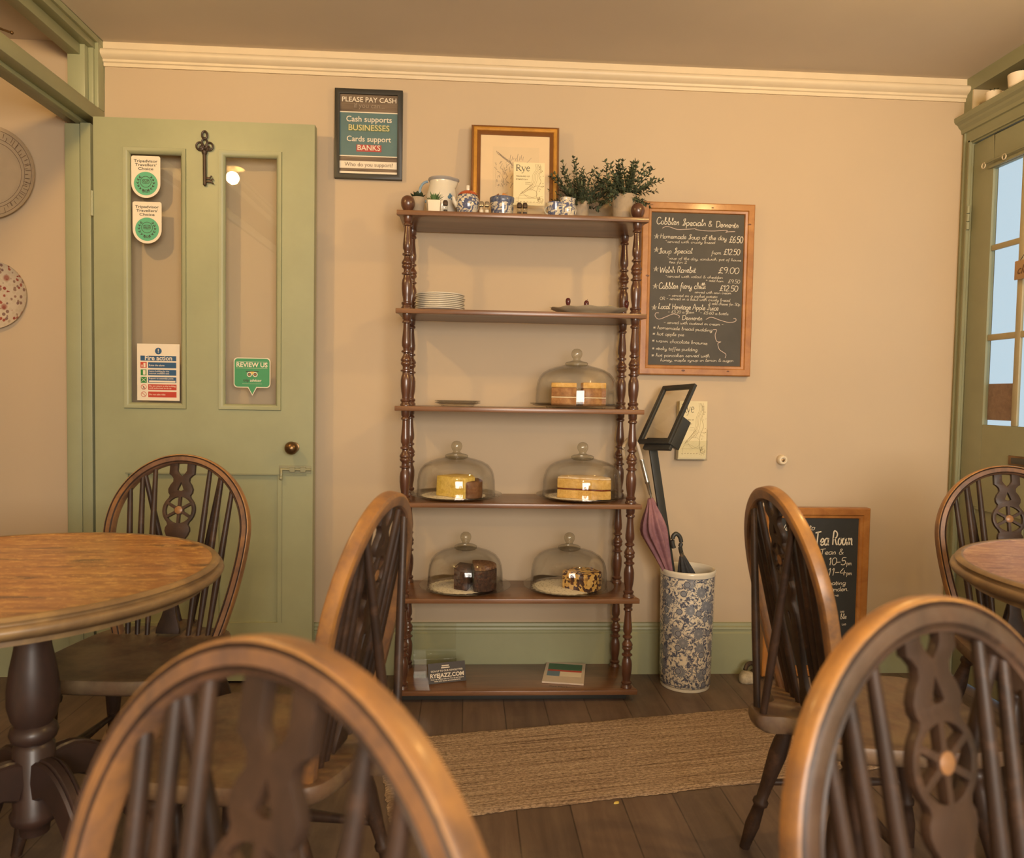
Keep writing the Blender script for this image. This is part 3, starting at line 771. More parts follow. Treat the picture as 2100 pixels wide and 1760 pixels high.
def doily(x, y, z, label, r=.125):
    mb = MB().lathe([(0, 0), (r, 0), (r + .002, .0004), (r, .0010), (0, .0010)], 96, (0, 0, 0), cap=False, wob=lambda a, rr, zz: (rr * (1 + (.03 * math.cos(28 * a) if rr > .1 else 0)), zz))
    o = finish('paper_doily', mb, DOILY); o.location = (x, y, z)
    tag(o, label, 'doily', 'paper doilies under the cakes')
def doily_mat():
    m, nt, bs = newmat('white_doily')
    v = coords(nt); vo = N(nt, 'ShaderNodeTexVoronoi'); vo.inputs['Scale'].default_value = 90; nt.links.new(v, vo.inputs['Vector'])
    nt.links.new(ramp(nt, vo.outputs['Distance'], [(.18, (0.42, 0.36, 0.26, 1)), (.34, (0.80, 0.74, 0.60, 1))]), bs.inputs['Base Color'])
    bs.inputs['Roughness'].default_value = .8; return m
DOILY = doily_mat()
def cake_mat(name, a, b, c, scale=60, bm=.5):
    m, nt, bs = newmat(name)
    v = coords(nt); n = noise(nt, v, scale, 6, .75)
    nt.links.new(ramp(nt, n, [(.3, a), (.5, b), (.7, c)]), bs.inputs['Base Color']); bs.inputs['Roughness'].default_value = .75
    bump(nt, bs, n, bm, .004); return m
SPY = cake_mat('yellow_sponge', (.52, .33, .05, 1), (.74, .52, .10, 1), (.82, .62, .16, 1))
SPC = cake_mat('golden_sponge', (.50, .27, .06, 1), (.68, .42, .11, 1), (.78, .53, .18, 1))
CRUST = cake_mat('brown_crust', (.11, .042, .012, 1), (.17, .066, .019, 1), (.24, .105, .034, 1))
CARROT = cake_mat('spiced_sponge', (.21, .085, .026, 1), (.35, .155, .047, 1), (.48, .26, .088, 1), 50)
ORNG = cake_mat('orange_icing', (.52, .27, .060, 1), (.68, .39, .095, 1), (.80, .52, .19, 1), 25)
CREAMI = plain('buttercream', (.85, .68, .42, 1), .5)
JAM = plain('red_jam', (.16, .03, .012, 1), .25)
SUGAR = cake_mat('sugared_top', (.72, .45, .16, 1), (.84, .66, .42, 1), (.9, .8, .66, 1), 40, .2)
FRUIT = cake_mat('dark_fruit_cake', (.016, .008, .006, 1), (.055, .022, .012, 1), (.15, .062, .026, 1), 75, .9)
def flap_mat():
    m, nt, bs = newmat('studded_bake')
    v = coords(nt); vo = N(nt, 'ShaderNodeTexVoronoi'); vo.inputs['Scale'].default_value = 95; nt.links.new(v, vo.inputs['Vector'])
    sp = N(nt, 'ShaderNodeSeparateXYZ'); nt.links.new(vo.outputs['Color'], sp.inputs[0])
    nt.links.new(ramp(nt, sp.outputs[0], [(.28, (.06, .022, .016, 1)), (.42, (.13, .045, .02, 1)), (.46, (.62, .36, .09, 1)), (.9, (.74, .48, .15, 1))]), bs.inputs['Base Color'])
    bs.inputs['Roughness'].default_value = .6; bump(nt, bs, vo.outputs['Distance'], .8, .004); return m
FLAP = flap_mat()
def layers(t, poly, spec, z0):
    z = z0
    for nm, h, m, s_ in spec:
        cx = sum(p[0] for p in poly) / len(poly); cy = sum(p[1] for p in poly) / len(poly)
        pp = [(cx + (px - cx) * s_, cy + (py - cy) * s_) for px, py in poly]
        mb = MB().prism(pp, z, z + h)
        finish(nm, mb, m, t, bevel=min(.0035, h * .3), angle=30, shift=True)
        z += h
def arc(cx, cy, r, a0, a1, n=10): return [(cx + r * math.cos(a0 + (a1 - a0) * i / n), cy + r * math.sin(a0 + (a1 - a0) * i / n)) for i in range(n + 1)]
# 1: two pieces of layered spiced cake, third shelf
X, Y, Z = .408, -.160, 1.068
dome_set(X, Y, Z, 'on the third shelf down', 1.04, .153)
c1 = thing('layer_cake_slice', (.355, -.19, Z + .0098), 'left block of layered orange-brown cake under the dome on the third shelf down', 'cake')
layers(c1, [(.306, -.235), (.398, -.245), (.404, -.150), (.330, -.135)], [('sponge', .029, CARROT, 1), ('filling', .004, CREAMI, .985), ('sponge', .033, CARROT, 1), ('icing', .018, ORNG, 1.01)], Z + .0098)
c2 = thing('layer_cake_slice', (.465, -.19, Z + .0098), 'right block of layered orange-brown cake under the dome on the third shelf down', 'cake')
layers(c2, [(.421, -.250), (.508, -.238), (.498, -.145), (.425, -.160)], [('sponge', .028, CARROT, 1), ('filling', .004, CREAMI, .985), ('sponge', .032, CARROT, 1), ('icing', .022, ORNG, 1.01)], Z + .0098)
# 2: yellow cake with brown crust
X, Y, Z = -.036, -.160, .725
dome_set(X, Y, Z, 'at the left of the fourth shelf down', .98, .147)
doily(X - .01, Y, Z + .0097, 'white paper doily under the yellow crusted cake', .118)
t = thing('yellow_cake', (-.02, -.19, Z + .0108), 'wedge of yellow sponge cake with a brown crust on the fourth shelf down', 'cake')
mb = MB().prism([(-.112, -.175), (-.002, -.268), (.035, -.215), (.028, -.135), (-.04, -.100)], Z + .0108, Z + .0860, .97)
finish('sponge', mb, SPY, t, bevel=.005, angle=30)
mb = MB().prism([(-.0015, -.2695), (.008, -.272), (.045, -.262), (.060, -.235), (.062, -.19), (.05, -.13), (.030, -.130), (.037, -.212)], Z + .0108, Z + .073, .98)
finish('crust', mb, CRUST, t, bevel=.005, angle=30)
# 3: jam sponge
X, Y, Z = .438, -.160, .725
dome_set(X, Y, Z, 'at the right of the fourth shelf down', .99, .150)
doily(X - .02, Y, Z + .0097, 'white paper doily under the jam sponge cake', .118)
t = thing('jam_sponge_cake', (.44, -.18, Z + .0108), 'half of a golden jam sponge cake with sugared top on the fourth shelf down', 'cake')
P3 = [(.338, -.205), (.497, -.268), (.531, -.255), (.535, -.215), (.50, -.150), (.43, -.120), (.36, -.140)]
layers(t, P3, [('sponge', .032, SPC, 1), ('jam', .005, JAM, .985), ('sponge', .036, SPC, 1), ('sugared_top', .005, SUGAR, .985)], Z + .0108)
# 4: dark fruit cake
X, Y, Z = .003, -.150, .380
dome_set(X, Y, Z, 'at the left of the fifth shelf down', .99, .143)
doily(X - .025, Y - .01, Z + .0097, 'white paper doily under the dark fruit cake', .110)
t = thing('fruit_cake', (.045, -.17, Z + .0108), 'dark round fruit cake with a wedge cut away on the fifth shelf down', 'cake')
pc = [(.035, -.248)] + arc(.050, -.183, .070, -1.5, 1.9, 16)
layers(t, pc, [('cake', .078, FRUIT, 1), ('glazed_nut_top', .014, cake_mat('glazed_nuts', (.06, .02, .012, 1), (.20, .09, .04, 1), (.45, .27, .12, 1), 110, .9), .97)], Z + .0108)
mb = MB().prism([(-.040, -.205), (.010, -.235), (.030, -.150), (-.02, -.125)], Z + .0108, Z + .096, .98)
finish('cut_piece', mb, FRUIT, t, bevel=.004, angle=30)
# 5: studded bake
X, Y, Z = .396, -.150, .380
dome_set(X, Y, Z, 'at the right of the fifth shelf down', .99, .146)
doily(X - .02, Y - .01, Z + .0097, 'white paper doily under the studded flapjack', .118)
t = thing('fruit_flapjack', (.45, -.18, Z + .0108), 'golden slab of bake studded with dark fruit on the fifth shelf down', 'cake')
layers(t, [(.368, -.175), (.455, -.258), (.486, -.238), (.514, -.195), (.49, -.125), (.42, -.115)], [('slab', .066, FLAP, 1)], Z + .0108)
# clear plate
mb = MB().lathe([(0, .003), (.055, .003), (.057, 0), (.060, 0), (.062, .004), (.083, .012), (.086, .014), (.083, .0152), (.060, .0065), (0, .006)], 48, cap=False)
for k in range(2):
    o = finish('glass_side_plate', mb, GLASS, angle=60); o.location = (-.035, -.16, 1.0682 + k * .0065)
    tag(o, 'clear glass side plate on the third shelf down, %s of two' % ('lower', 'upper')[k], 'plate', 'clear glass side plates')

# ------------------------------------------------------------------ crockery and pots on the top shelf
ZT = 1.752
def willow_mat(name, bgc, ink, scale=55, th=.5):
    m, nt, bs = newmat(name)
    v = coords(nt); n = noise(nt, v, scale, 3, .6, 1.6)
    vo = N(nt, 'ShaderNodeTexVoronoi'); vo.inputs['Scale'].default_value = scale * .8; nt.links.new(v, vo.inputs['Vector'])
    ad = N(nt, 'ShaderNodeMath', operation='MULTIPLY'); nt.links.new(n, ad.inputs[0]); nt.links.new(vo.outputs['Distance'], ad.inputs[1])
    nt.links.new(ramp(nt, n, [(th - .04, ink), (th + .03, bgc)]), bs.inputs['Base Color'])
    bs.inputs['Roughness'].default_value = .15; bs.inputs['Coat Weight'].default_value = .4; return m
WIL = willow_mat('blue_willow_glaze', (.70, .62, .47, 1), (.085, .105, .20, 1))
def handle(mb, c, r, ang, z0, z1, out, th=.0035):
    cx, cy = c; dx, dy = math.cos(ang), math.sin(ang)
    pts = []
    for i in range(13):
        a = -PI / 2 + PI * i / 12
        pts.append((cx + dx * (r + out * math.cos(a) - .003), cy + dy * (r + out * math.cos(a) - .003), (z0 + z1) / 2 + (z1 - z0) / 2 * math.sin(a)))
    return mb.tube(pts, th, 8)
t = thing('milk_jug', (-.105, -.115, ZT), 'large cream jug with a blue-edged handle on the top shelf', 'jug')
mb = MB().lathe([(0, .001), (.038, 0), (.042, .004), (.054, .030), (.059, .060), (.0575, .095), (.050, .125), (.046, .140), (.0475, .152), (.050, .158), (.047, .157), (.043, .140), (.047, .12), (.054, .09), (.050, .03), (0, .008)], 48, (-.105, -.115, ZT), cap=False,
    wob=lambda a, r, z: (r * (1 + (.26 * max(0, math.cos(a)) ** 10 if z > .13 else 0)), z))
finish('body', mb, PORC, t, angle=60)
mb = handle(MB(), (-.105, -.115), .055, PI, ZT + .075, ZT + .150, .030, .0048); finish('handle', mb, plain('pale_blue_glaze', (.22, .32, .42, 1), .2), t)
mb = MB().lathe([(.0478, .149), (.0515, .156), (.0505, .1605), (.047, .159)], 48, (-.105, -.115, ZT), cap=False, wob=lambda a, r, z: (r * (1 + .26 * max(0, math.cos(a)) ** 10), z))
finish('rim_band', mb, plain('grey_blue_rim', (.33, .31, .30, 1), .25), t)
mb = MB()
for (a, z, s_) in ((-1.05, .083, .007), (-.93, .088, .005), (-.85, .078, .005), (-1.0, .093, .004)):
    mb.push(Matrix.Translation((-.105 + .0585 * math.cos(a), -.115 + .0585 * math.sin(a), ZT + z)) @ Matrix.Rotation(a, 4, 'Z')).sphere((0, 0, 0), s_, 8); mb.pop()
finish('blue_sprig', mb, plain('blue_sprig', (.10, .20, .30, 1), .3), t)

def leaf_mat(name, a, b): return cake_mat(name, a, tuple((x + y) / 2 for x, y in zip(a, b)), b, 8, 0.0)
LEAF1 = leaf_mat('dark_leaf', (.020, .032, .014, 1), (.055, .080, .035, 1))
LEAF2 = leaf_mat('fresh_leaf', (.06, .13, .045, 1), (.15, .26, .09, 1))
CONC = plain('concrete_pot', (.40, .31, .21, 1), .85, var=.12, scale=40, bumps=.2)
def leaf(mb, p, d, L, w, up=Vector((0, 0, 1)), curl=.15):
    d = d.normalized(); s = d.cross(up)
    if s.length < 1e-3: s = Vector((1, 0, 0))
    s.normalize(); n = s.cross(d).normalized()
    st = [(0, .15), (.3, .9), (.6, 1), (.85, .5), (1, .02)]
    vs = []
    for t_, k in st:
        c = p + d * L * t_ + n * (-curl * L * t_ * t_)
        vs += [c - s * w * k, c + n * (w * .3 * k), c + s * w * k, c - n * (w * .18 * k)]
    fs = []
    for i in range(len(st) - 1):
        for q in range(4): fs.append((i * 4 + q, i * 4 + (q + 1) % 4, (i + 1) * 4 + (q + 1) % 4, (i + 1) * 4 + q))
    fs += [(3, 2, 1, 0), (16, 17, 18, 19)]
    mb.add(vs, fs)
# small succulents
x, y = -.188, -.205
t = thing('succulent_pot', (x, y, ZT), 'dark succulent in a round stone-coloured pot beside the left post finial', 'potted plant')
mb = MB().lathe([(0, 0), (.019, 0), (.020, .003), (.0265, .062), (.0265, .066), (.0235, .066), (.022, .056), (0, .056)], 28, (x, y, ZT), cap=False); finish('pot', mb, CONC, t, angle=45)
mb = MB()
for ring, (el, L, w, n_) in enumerate(((.25, .032, .011, 7), (.7, .028, .010, 6), (1.15, .022, .008, 4))):
    for i in range(n_):
        a = 2 * PI * i / n_ + ring * .5
        leaf(mb, Vector((x, y, ZT + .064)), Vector((math.cos(a) * math.cos(el), math.sin(a) * math.cos(el), math.sin(el))), L, w, curl=-.25)
finish('rosette', mb, LEAF1, t, angle=80)
x, y = -.127, -.240
t = thing('succulent_pot', (x, y, ZT), 'tiny spiky green aloe in a square white pot in front of the cream jug', 'potted plant')
mb = MB().prism([(x - .020, y - .020), (x + .020, y - .020), (x + .020, y + .020), (x - .020, y + .020)], ZT, ZT + .048, 1.15); finish('pot', mb, WHITE, t, bevel=.002)
mb = MB(); random.seed(5)
for i in range(26):
    a = random.uniform(0, 2 * PI); el = random.uniform(.35, 1.5)
    leaf(mb, Vector((x + .006 * math.cos(a), y + .006 * math.sin(a), ZT + .046)), Vector((math.cos(a) * math.cos(el), math.sin(a) * math.cos(el), math.sin(el))), random.uniform(.024, .040), .0034, curl=.05)
finish('spiky_leaves', mb, LEAF2, t, angle=80)
# shakers
CHROME = plain('shaker_cap_metal', (.55, .5, .42, 1), .2, .9)
PEPPER = plain('ground_pepper', (.05, .038, .03, 1), .8); SALT = plain('salt', (.75, .68, .55, 1), .8)
for (x, dark, lab) in ((-.087, 1, 'glass pepper shaker just right of the square white pot'), (.041, 0, 'left glass salt shaker between the lidded pot and the sachet bowl'), (.061, 0, 'right glass salt shaker between the lidded pot and the sachet bowl'), (.177, 1, 'left glass pepper shaker between the sachet bowl and the town leaflet'), (.197, 1, 'right glass pepper shaker between the sachet bowl and the town leaflet')):
    y = -.250
    t = thing('condiment_shaker', (x, y, ZT), lab, 'shaker', 'small glass shakers on the top shelf')
    mb = MB().lathe([(0, 0), (.0085, 0), (.0092, .002), (.0085, .028), (.0078, .032), (0, .032)], 16, (x, y, ZT), cap=False); finish('glass_body', mb, GLASS, t, angle=40)
    mb = MB().lathe([(0, .002), (.0072, .002), (.0070, .016 if dark else .020), (0, .017 if dark else .021)], 16, (x, y, ZT), cap=False); finish('contents', mb, PEPPER if dark else SALT, t, angle=40)
    mb = MB().lathe([(.0080, .0315), (.0088, .032), (.0088, .044), (.0065, .049), (0, .0505)], 16, (x, y, ZT), cap=False); finish('cap', mb, IRON if dark else CHROME, t, angle=40)
# rounded lidded pot
x, y = -.008, -.205
t = thing('lidded_pot', (x, y, ZT), 'rounded blue and white pot with a red-rimmed lid on the top shelf', 'pot')
mb = MB().lathe([(0, .003), (.022, .003), (.024, 0), (.028, .002), (.036, .018), (.0425, .042), (.042, .062), (.034, .080), (.028, .084), (0, .084)], 40, (x, y, ZT), cap=False); finish('body', mb, WIL, t, angle=60)
mb = MB().lathe([(.036, .079), (.0355, .083), (.028, .090), (.017, .096), (0, .098)], 40, (x, y, ZT), cap=False); finish('lid', mb, plain('red_glaze', (.42, .09, .03, 1), .25, var=.3, scale=60), t, angle=60)
mb = MB().box(x - .006, x + .006, y - .006, y + .006, ZT + .096, ZT + .117); finish('lid_knob', mb, PORC, t, bevel=.003)
mb = MB().tube([(x - .036, y - .004, ZT + .040), (x - .048, y - .008, ZT + .055), (x - .053, y - .010, ZT + .072)], .008, 10, radii=[.010, .0075, .006]); finish('spout', mb, PORC, t)
# sachet bowl
x, y = .117, -.205
t = thing('sugar_bowl', (x, y, ZT), 'straight-sided blue and white bowl full of sachets on the top shelf', 'bowl')
mb = MB().lathe([(0, .003), (.030, .003), (.031, 0), (.035, .001), (.040, .020), (.0435, .055), (.0445, .074), (.0425, .074), (.040, .050), (.034, .010), (0, .008)], 40, (x, y, ZT), cap=False); finish('body', mb, willow_mat('willow_bowl_glaze', (.66, .58, .44, 1), (.09, .105, .18, 1), 48, .53), t, angle=60)
mb = MB().lathe([(.0437, .054), (.0450, .056), (.0455, .073), (.0447, .0745)], 40, (x, y, ZT), cap=False); finish('rim_band', mb, plain('navy_band', (.10, .12, .19, 1), .25, var=.5, scale=120), t)
random.seed(8)
cols = [plain('orange_sachet', (.55, .22, .05, 1), .5), plain('tan_sachet', (.50, .36, .20, 1), .5), plain('brown_sachet', (.22, .10, .04, 1), .5)]
for i in range(8):
    a = i * .8; px, py = x + .022 * math.cos(a), y + .020 * math.sin(a)
    mb = MB().push(Matrix.Translation((px, py, ZT + .066)) @ Matrix.Rotation(random.uniform(-1, 1), 4, 'Z') @ Matrix.Rotation(random.uniform(-.5, .5), 4, 'Y')).box(-.010, .010, -.0016, .0016, -.03, .022 + random.uniform(-.006, .006)); mb.pop()
    o = finish('sugar_sachet', mb, cols[i % 3], bevel=.0008)
    tag(o, ['orange', 'tan', 'brown'][i % 3] + ' paper sachet sticking out of the blue and white bowl', 'sachet', ['orange', 'tan', 'brown'][i % 3] + ' sachets in the bowl')
# cup and creamer
x, y = .308, -.225
t = thing('tea_cup', (x, y, ZT), 'blue and white teacup with its handle turned left on the top shelf', 'cup')
mb = MB().lathe([(0, .004), (.015, .003), (.018, 0), (.020, .003), (.026, .020), (.030, .040), (.0315, .058), (.0295, .058), (.027, .036), (.018, .010), (0, .009)], 36, (x, y, ZT), cap=False); finish('body', mb, WIL, t, angle=60)
finish('handle', handle(MB(), (x, y), .027, PI, ZT + .018, ZT + .045, .013, .0026), PORC, t)
x, y = .352, -.215
t = thing('creamer', (x, y, ZT), 'small blue and white creamer touching the right of the teacup', 'jug')
mb = MB().lathe([(0, .003), (.018, .002), (.020, 0), (.023, .003), (.030, .022), (.0335, .042), (.030, .060), (.0265, .070), (.029, .078), (.027, .078), (.024, .068), (.028, .04), (0, .01)], 36, (x, y, ZT), cap=False,
    wob=lambda a, r, z: (r * (1 + (.12 * math.cos(3 * a) if z > .065 else 0)), z)); finish('body', mb, willow_mat('willow_creamer_glaze', (.70, .62, .47, 1), (.09, .11, .21, 1), 60, .47), t, angle=60)
finish('handle', handle(MB(), (x, y), .028, .4, ZT + .02, ZT + .06, .012, .0028), PORC, t)

# bushy artificial plants
def bushy(x, y, pr, ph, label, seed, H, spread, n_, Lf, wf, droop):
    random.seed(seed)
    t = thing('potted_shrub', (x, y, ZT), label, 'potted plant')
    mb = MB().lathe([(0, 0), (pr * .84, 0), (pr * .86, .002), (pr, ph), (pr, ph + .003), (pr * .88, ph + .003), (pr * .84, ph - .010), (0, ph - .010)], 36, (x, y, ZT), cap=False)
    finish('pot', mb, CONC, t, angle=45)
    lf = MB(); stm = MB()
    for i in range(n_):
        a = random.uniform(0, 2 * PI); el = random.uniform(.15, 1.45); k = random.uniform(.55, 1.0)
        dr = Vector((math.cos(a) * math.cos(el), math.sin(a) * math.cos(el) * .75, math.sin(el)))
        p = Vector((x + pr * .4 * math.cos(a), y + pr * .4 * math.sin(a), ZT + ph - .01)); pts = [p.copy()]
        Ls = (spread * math.cos(el) + H * math.sin(el)) * k; steps = 9
        for q in range(steps):
            dr = (dr + Vector((random.uniform(-.12, .12), random.uniform(-.12, .12), random.uniform(-.06, .1) - droop * (1 - math.sin(el))))).normalized()
            p = p + dr * Ls / steps
            if p.y > -.012: p.y = -.012
            if p.z < ZT + .006 and p.y > -.31: p.z = ZT + .006
            pts.append(p.copy())
            if q >= 1:
                for w_ in range(4):
                    b = random.uniform(0, 2 * PI); o_ = dr.orthogonal().normalized(); o_.rotate(Matrix.Rotation(b, 3, dr))
                    leaf(lf, p, (o_ * 1.0 + dr * .9), Lf * random.uniform(.7, 1.15), wf, curl=random.uniform(-.2, .3))
        stm.tube([tuple(q_) for q_ in pts], .0011, 5)
    finish('stems', stm, plain('stem_green', (.06, .07, .03, 1), .6), t)
    finish('foliage', lf, LEAFP, t, angle=80)
LEAFP = cake_mat('shrub_leaf', (.040, .055, .030, 1), (.078, .098, .050, 1), (.15, .17, .080, 1), 25, 0)
bushy(.412, -.135, .034, .082, 'bushy green artificial plant in a stone-coloured pot touching the gilt frame', 12, .150, .090, 52, .0150, .0034, .12)
bushy(.568, -.175, .045, .103, 'fuller green artificial plant in a larger pot beside the right post finial', 31, .118, .088, 62, .0162, .0040, .17)

# ------------------------------------------------------------------ lettering
# hand-drawn chalk alphabet: x-height 5, capitals 10, descender -4
G = {
 'a': (5.6, ["4.4,3.9 3.1,5 1.2,4.6 .3,2.5 1,.4 2.6,.1 4.3,2", "4.6,5.2 4.4,1.4 4.8,.2 5.6,.5"]), 'b': (5.4, ["0,2 1.6,6 1.8,9.6 1,9.8 .8,7 .8,.4 2.8,0 4.3,1.8 3.6,4.2 1.2,3.6"]),
 'c': (4.6, ["4,4.2 2.6,5 .9,4 .4,2 1.4,.2 3,.1 4.4,1"]), 'd': (5.8, ["4.4,3.9 2.9,5 .9,4 .4,2 1.4,.2 3,.3 4.5,2.2", "4.9,9.8 4.5,1.3 4.9,.2 5.7,.5"]),
 'e': (4.8, ["0,1.6 3.4,2.8 3.8,4.3 2.4,5 .9,4 .5,2 1.6,.2 3.2,.2 4.6,1.2"]), 'f': (4.2, ["4,8.6 3.2,9.8 2,8.6 1.7,4 1.2,-3.2 .2,-3.8", "0,4.2 3.6,4.6"]),
 'g': (5.4, ["4.3,4 2.6,5 .8,4 .4,2 1.6,.3 3.2,.6 4.4,2.6", "4.6,5 4.3,-2 2.8,-4 .8,-3.2 2.4,-1.2 5,.8"]), 'h': (5.4, ["0,2 1.6,7 1.6,9.6 .9,9.6 .8,0", ".8,2.6 2.4,4.8 3.8,4.4 4,.8 5.2,.3"]),
 'i': (2.6, ["0,2.2 1,4.8 1,1 2.2,.3", "1.1,7 1.3,7.2"]), 'j': (2.6, ["0,2.4 1.4,4.8 1.4,-2.4 .2,-3.8 -1,-3", "1.5,7 1.7,7.2"]),
 'k': (5, ["0,2 1.6,7 1.6,9.6 .9,9.6 .8,0", "4,4.8 .9,2.4 3.6,.2 4.6,.6"]), 'l': (2.8, ["0,2 1.8,7.4 1.4,9.8 .8,8 .9,.8 1.6,.1 2.6,.8"]),
 'm': (8, ["0,2.4 .9,4.8 .9,0", ".9,2.6 2.2,4.8 3.4,4.4 3.5,.2", "3.5,2.6 4.8,4.8 6.1,4.4 6.4,.8 7.6,.3"]), 'n': (5.4, ["0,2.4 .9,4.8 .9,0", ".9,2.6 2.4,4.8 3.8,4.4 4,.8 5.2,.3"]),
 'o': (5, ["3,4.9 1,4.4 .4,2.2 1.4,.2 3.2,.3 4.2,2.4 3.4,4.6 2.6,4.9 4.8,4.4"]), 'p': (5.4, ["0,2.4 1,4.8 .8,-4", ".9,3.2 2.8,5 4.4,3.6 4,.8 2.2,.1 .9,1.2"]),
 'q': (5.4, ["4.3,4.3 2.6,5 .8,4 .4,2 1.6,.3 3.2,.8 4.4,4.6 4.4,-4 5.4,-2.6"]), 'r': (4.2, ["0,2.2 1,5 1.1,4 3,4.2 2.8,1 4,.4"]), 's': (4.2, ["0,1 2.2,5 3.4,2 2.4,.1 .6,.5 2.6,.2 4,.8"]),
 't': (3.4, ["0,2.4 1.6,8 1.3,.8 2,.1 3.2,.8", "0,5.2 3.2,5.6"]), 'u': (5.6, ["0,4.4 .6,4.8 .7,1 1.8,.1 3.4,.8 4.2,2.6", "4.4,4.9 4.2,1 5.4,.3"]), 'v': (4.8, ["0,4.8 1.6,.2 3.6,4.8 4.6,4.4"]),
 'w': (7.2, ["0,4.6 .6,4.8 .8,.8 2,.1 3.2,1.6 3.4,4.6 3.6,.8 4.8,.1 6,2 6.2,4.8 7.2,4.2"]), 'x': (4.6, ["0,4.6 1,4.6 3.2,.2 4.4,.4", "3.8,4.8 .4,.1"]),
 'y': (5.4, ["0,4.4 .6,4.8 .8,1.4 2,.4 3.6,1.4 4.2,4.8 4.2,-2 2.8,-4 .8,-3.2 2.4,-1.2 5,.8"]), 'z': (4.6, [".4,4.6 3.8,4.8 .4,.3 4.4,.3"]),
 'A': (7, ["0,0 3,10 3.6,10 6.4,0", "1,3.4 5.6,3.6"]), 'B': (6.4, [".8,0 .8,10 4,9.6 4.6,7 1,5.4 5,4.4 5.4,1.4 3.6,0 .8,0"]), 'C': (6.8, ["6,8.2 4.4,10 1.8,8.8 .4,5 1.2,1.2 3.2,-.1 5.6,.8 6.6,2.2"]),
 'D': (7, ["1,0 1,9.6", "0,9.2 3.4,9.8 6,8 6.2,3.4 4,.4 .4,.1"]), 'H': (7, ["1,10 .8,0", "5.8,10 5.8,0 6.6,.2", ".8,5 5.8,5.4"]), 'J': (5.4, ["1,9.8 5.4,9.8", "3.4,9.8 3.4,2 2.2,0 .6,.6 .2,2"]),
 'L': (6, ["2.6,8.4 2.2,10 1,8.6 1.6,5 .6,.2 2.4,.8 5.8,.2"]), 'O': (7, ["3.6,10 1,8.4 .4,4.6 1.8,.6 4.4,.1 6.4,3.2 6,8 3.6,10"]), 'R': (6.8, ["1,0 1,9.6 3.6,10 5.4,8 4.4,5.4 1.2,4.8 3,4.6 5.2,.4 6.6,.6"]),
 'S': (6.2, ["0,.4 2.2,1 4.6,9 3.4,10 1.9,8 4.6,4 4.6,1.4 2.6,0 .6,1"]), 'T': (6.6, ["0,9.2 6.6,10.2", "3,9.6 2.9,0"]), 'W': (9.4, ["0,9.6 1.8,.2 4.4,8 6.4,.2 9,10"]),
 '0': (6, ["3,10 1,8.4 .4,4.6 1.6,.4 3.8,.2 5.4,3.6 5,8.2 3,10"]), '1': (3.4, [".4,7.8 1.8,10 1.8,0"]), '2': (5.8, [".6,8 2.4,10 4.6,8.6 4,5 .4,.2 5.4,.4"]), '3': (5.6, [".6,9 2.6,10 4.4,8.4 2,5.6 4.8,3.6 4,.8 2,0 .2,1.2"]),
 '4': (6, ["2.6,10 .2,3.6 5.8,3.8", "4,7 4,0"]), '5': (5.8, ["5.2,10 1.4,9.8 1,5.6 3.6,6.2 5.2,3.6 4.2,.6 2,0 .2,1"]), '6': (5.8, ["4.6,10 1.6,7 .5,3 1.6,.3 4,.3 5.2,2.8 3.8,5 .9,3.8"]), '9': (5.8, ["5,8 3,10 .8,8.4 1.4,5.6 4,5.6 5,9 4.8,4 3.4,0"]),
 '£': (6.4, ["5.8,8.4 4.2,10 2.6,8.2 2.6,3 .4,.2 3,.8 6,.2", ".8,5 4.8,5.2"]), '&': (6.4, ["6,.2 1.6,7.4 2.4,9.8 4,8.6 1,4.2 .8,1.2 3,0 5.8,4"]), '.': (2.2, [".8,.2 1.1,.5"]), ',': (2.2, ["1.2,.6 .6,-1.4"]),
 '-': (4.6, ["0,4 3.8,4.2"]), '+': (5, ["0,4.6 4.2,4.8", "2,7 2.1,2.4"]), '~': (4.6, ["0,8 1.2,8.8 2.2,7.4 3.2,6.4"]), '!': (3, ["1.4,10 1,3.4", ".9,.4 1.1,.7"]),
 '#': (5.4, [".2,6.4 4.8,1.6", ".4,1.4 4.6,6.8", "0,4.2 5,4", "2.4,7.2 2.6,.8"]), '*': (10, ["5,10 2,0 10,6.2 0,6.2 8,0 5,10", "5,8 3,2", "4,6 7,2"]), ' ': (3.6, []),
}
def ribbon(mb, pts, w, y, t=.0006):
    # flat stroke in the XZ plane facing -Y
    n = len(pts); vs = []; fs = []
    for i, (x, z) in enumerate(pts):
        a = pts[max(i - 1, 0)]; b = pts[min(i + 1, n - 1)]
        dx, dz = b[0] - a[0], b[1] - a[1]; l = math.hypot(dx, dz) or 1
        ox, oz = -dz / l * w / 2, dx / l * w / 2
        vs += [(x + ox, y, z + oz), (x - ox, y, z - oz)]
    fs = [(2 * i, 2 * i + 1, 2 * i + 3, 2 * i + 2) for i in range(n - 1)]
    m = len(vs)
    vs += [(a, b - t, c) for a, b, c in vs]
    fs2 = [tuple(m + q for q in f) for f in fs]
    rim = [(2 * i, 2 * i + 2, m + 2 * i + 2, m + 2 * i) for i in range(n - 1)] + [(2 * i + 1, 2 * i + 3, m + 2 * i + 3, m + 2 * i + 1) for i in range(n - 1)]
    mb.add(vs, fs2 + rim + [(0, 1, m + 1, m), (m - 2, m - 1, 2 * m - 1, 2 * m - 2)])
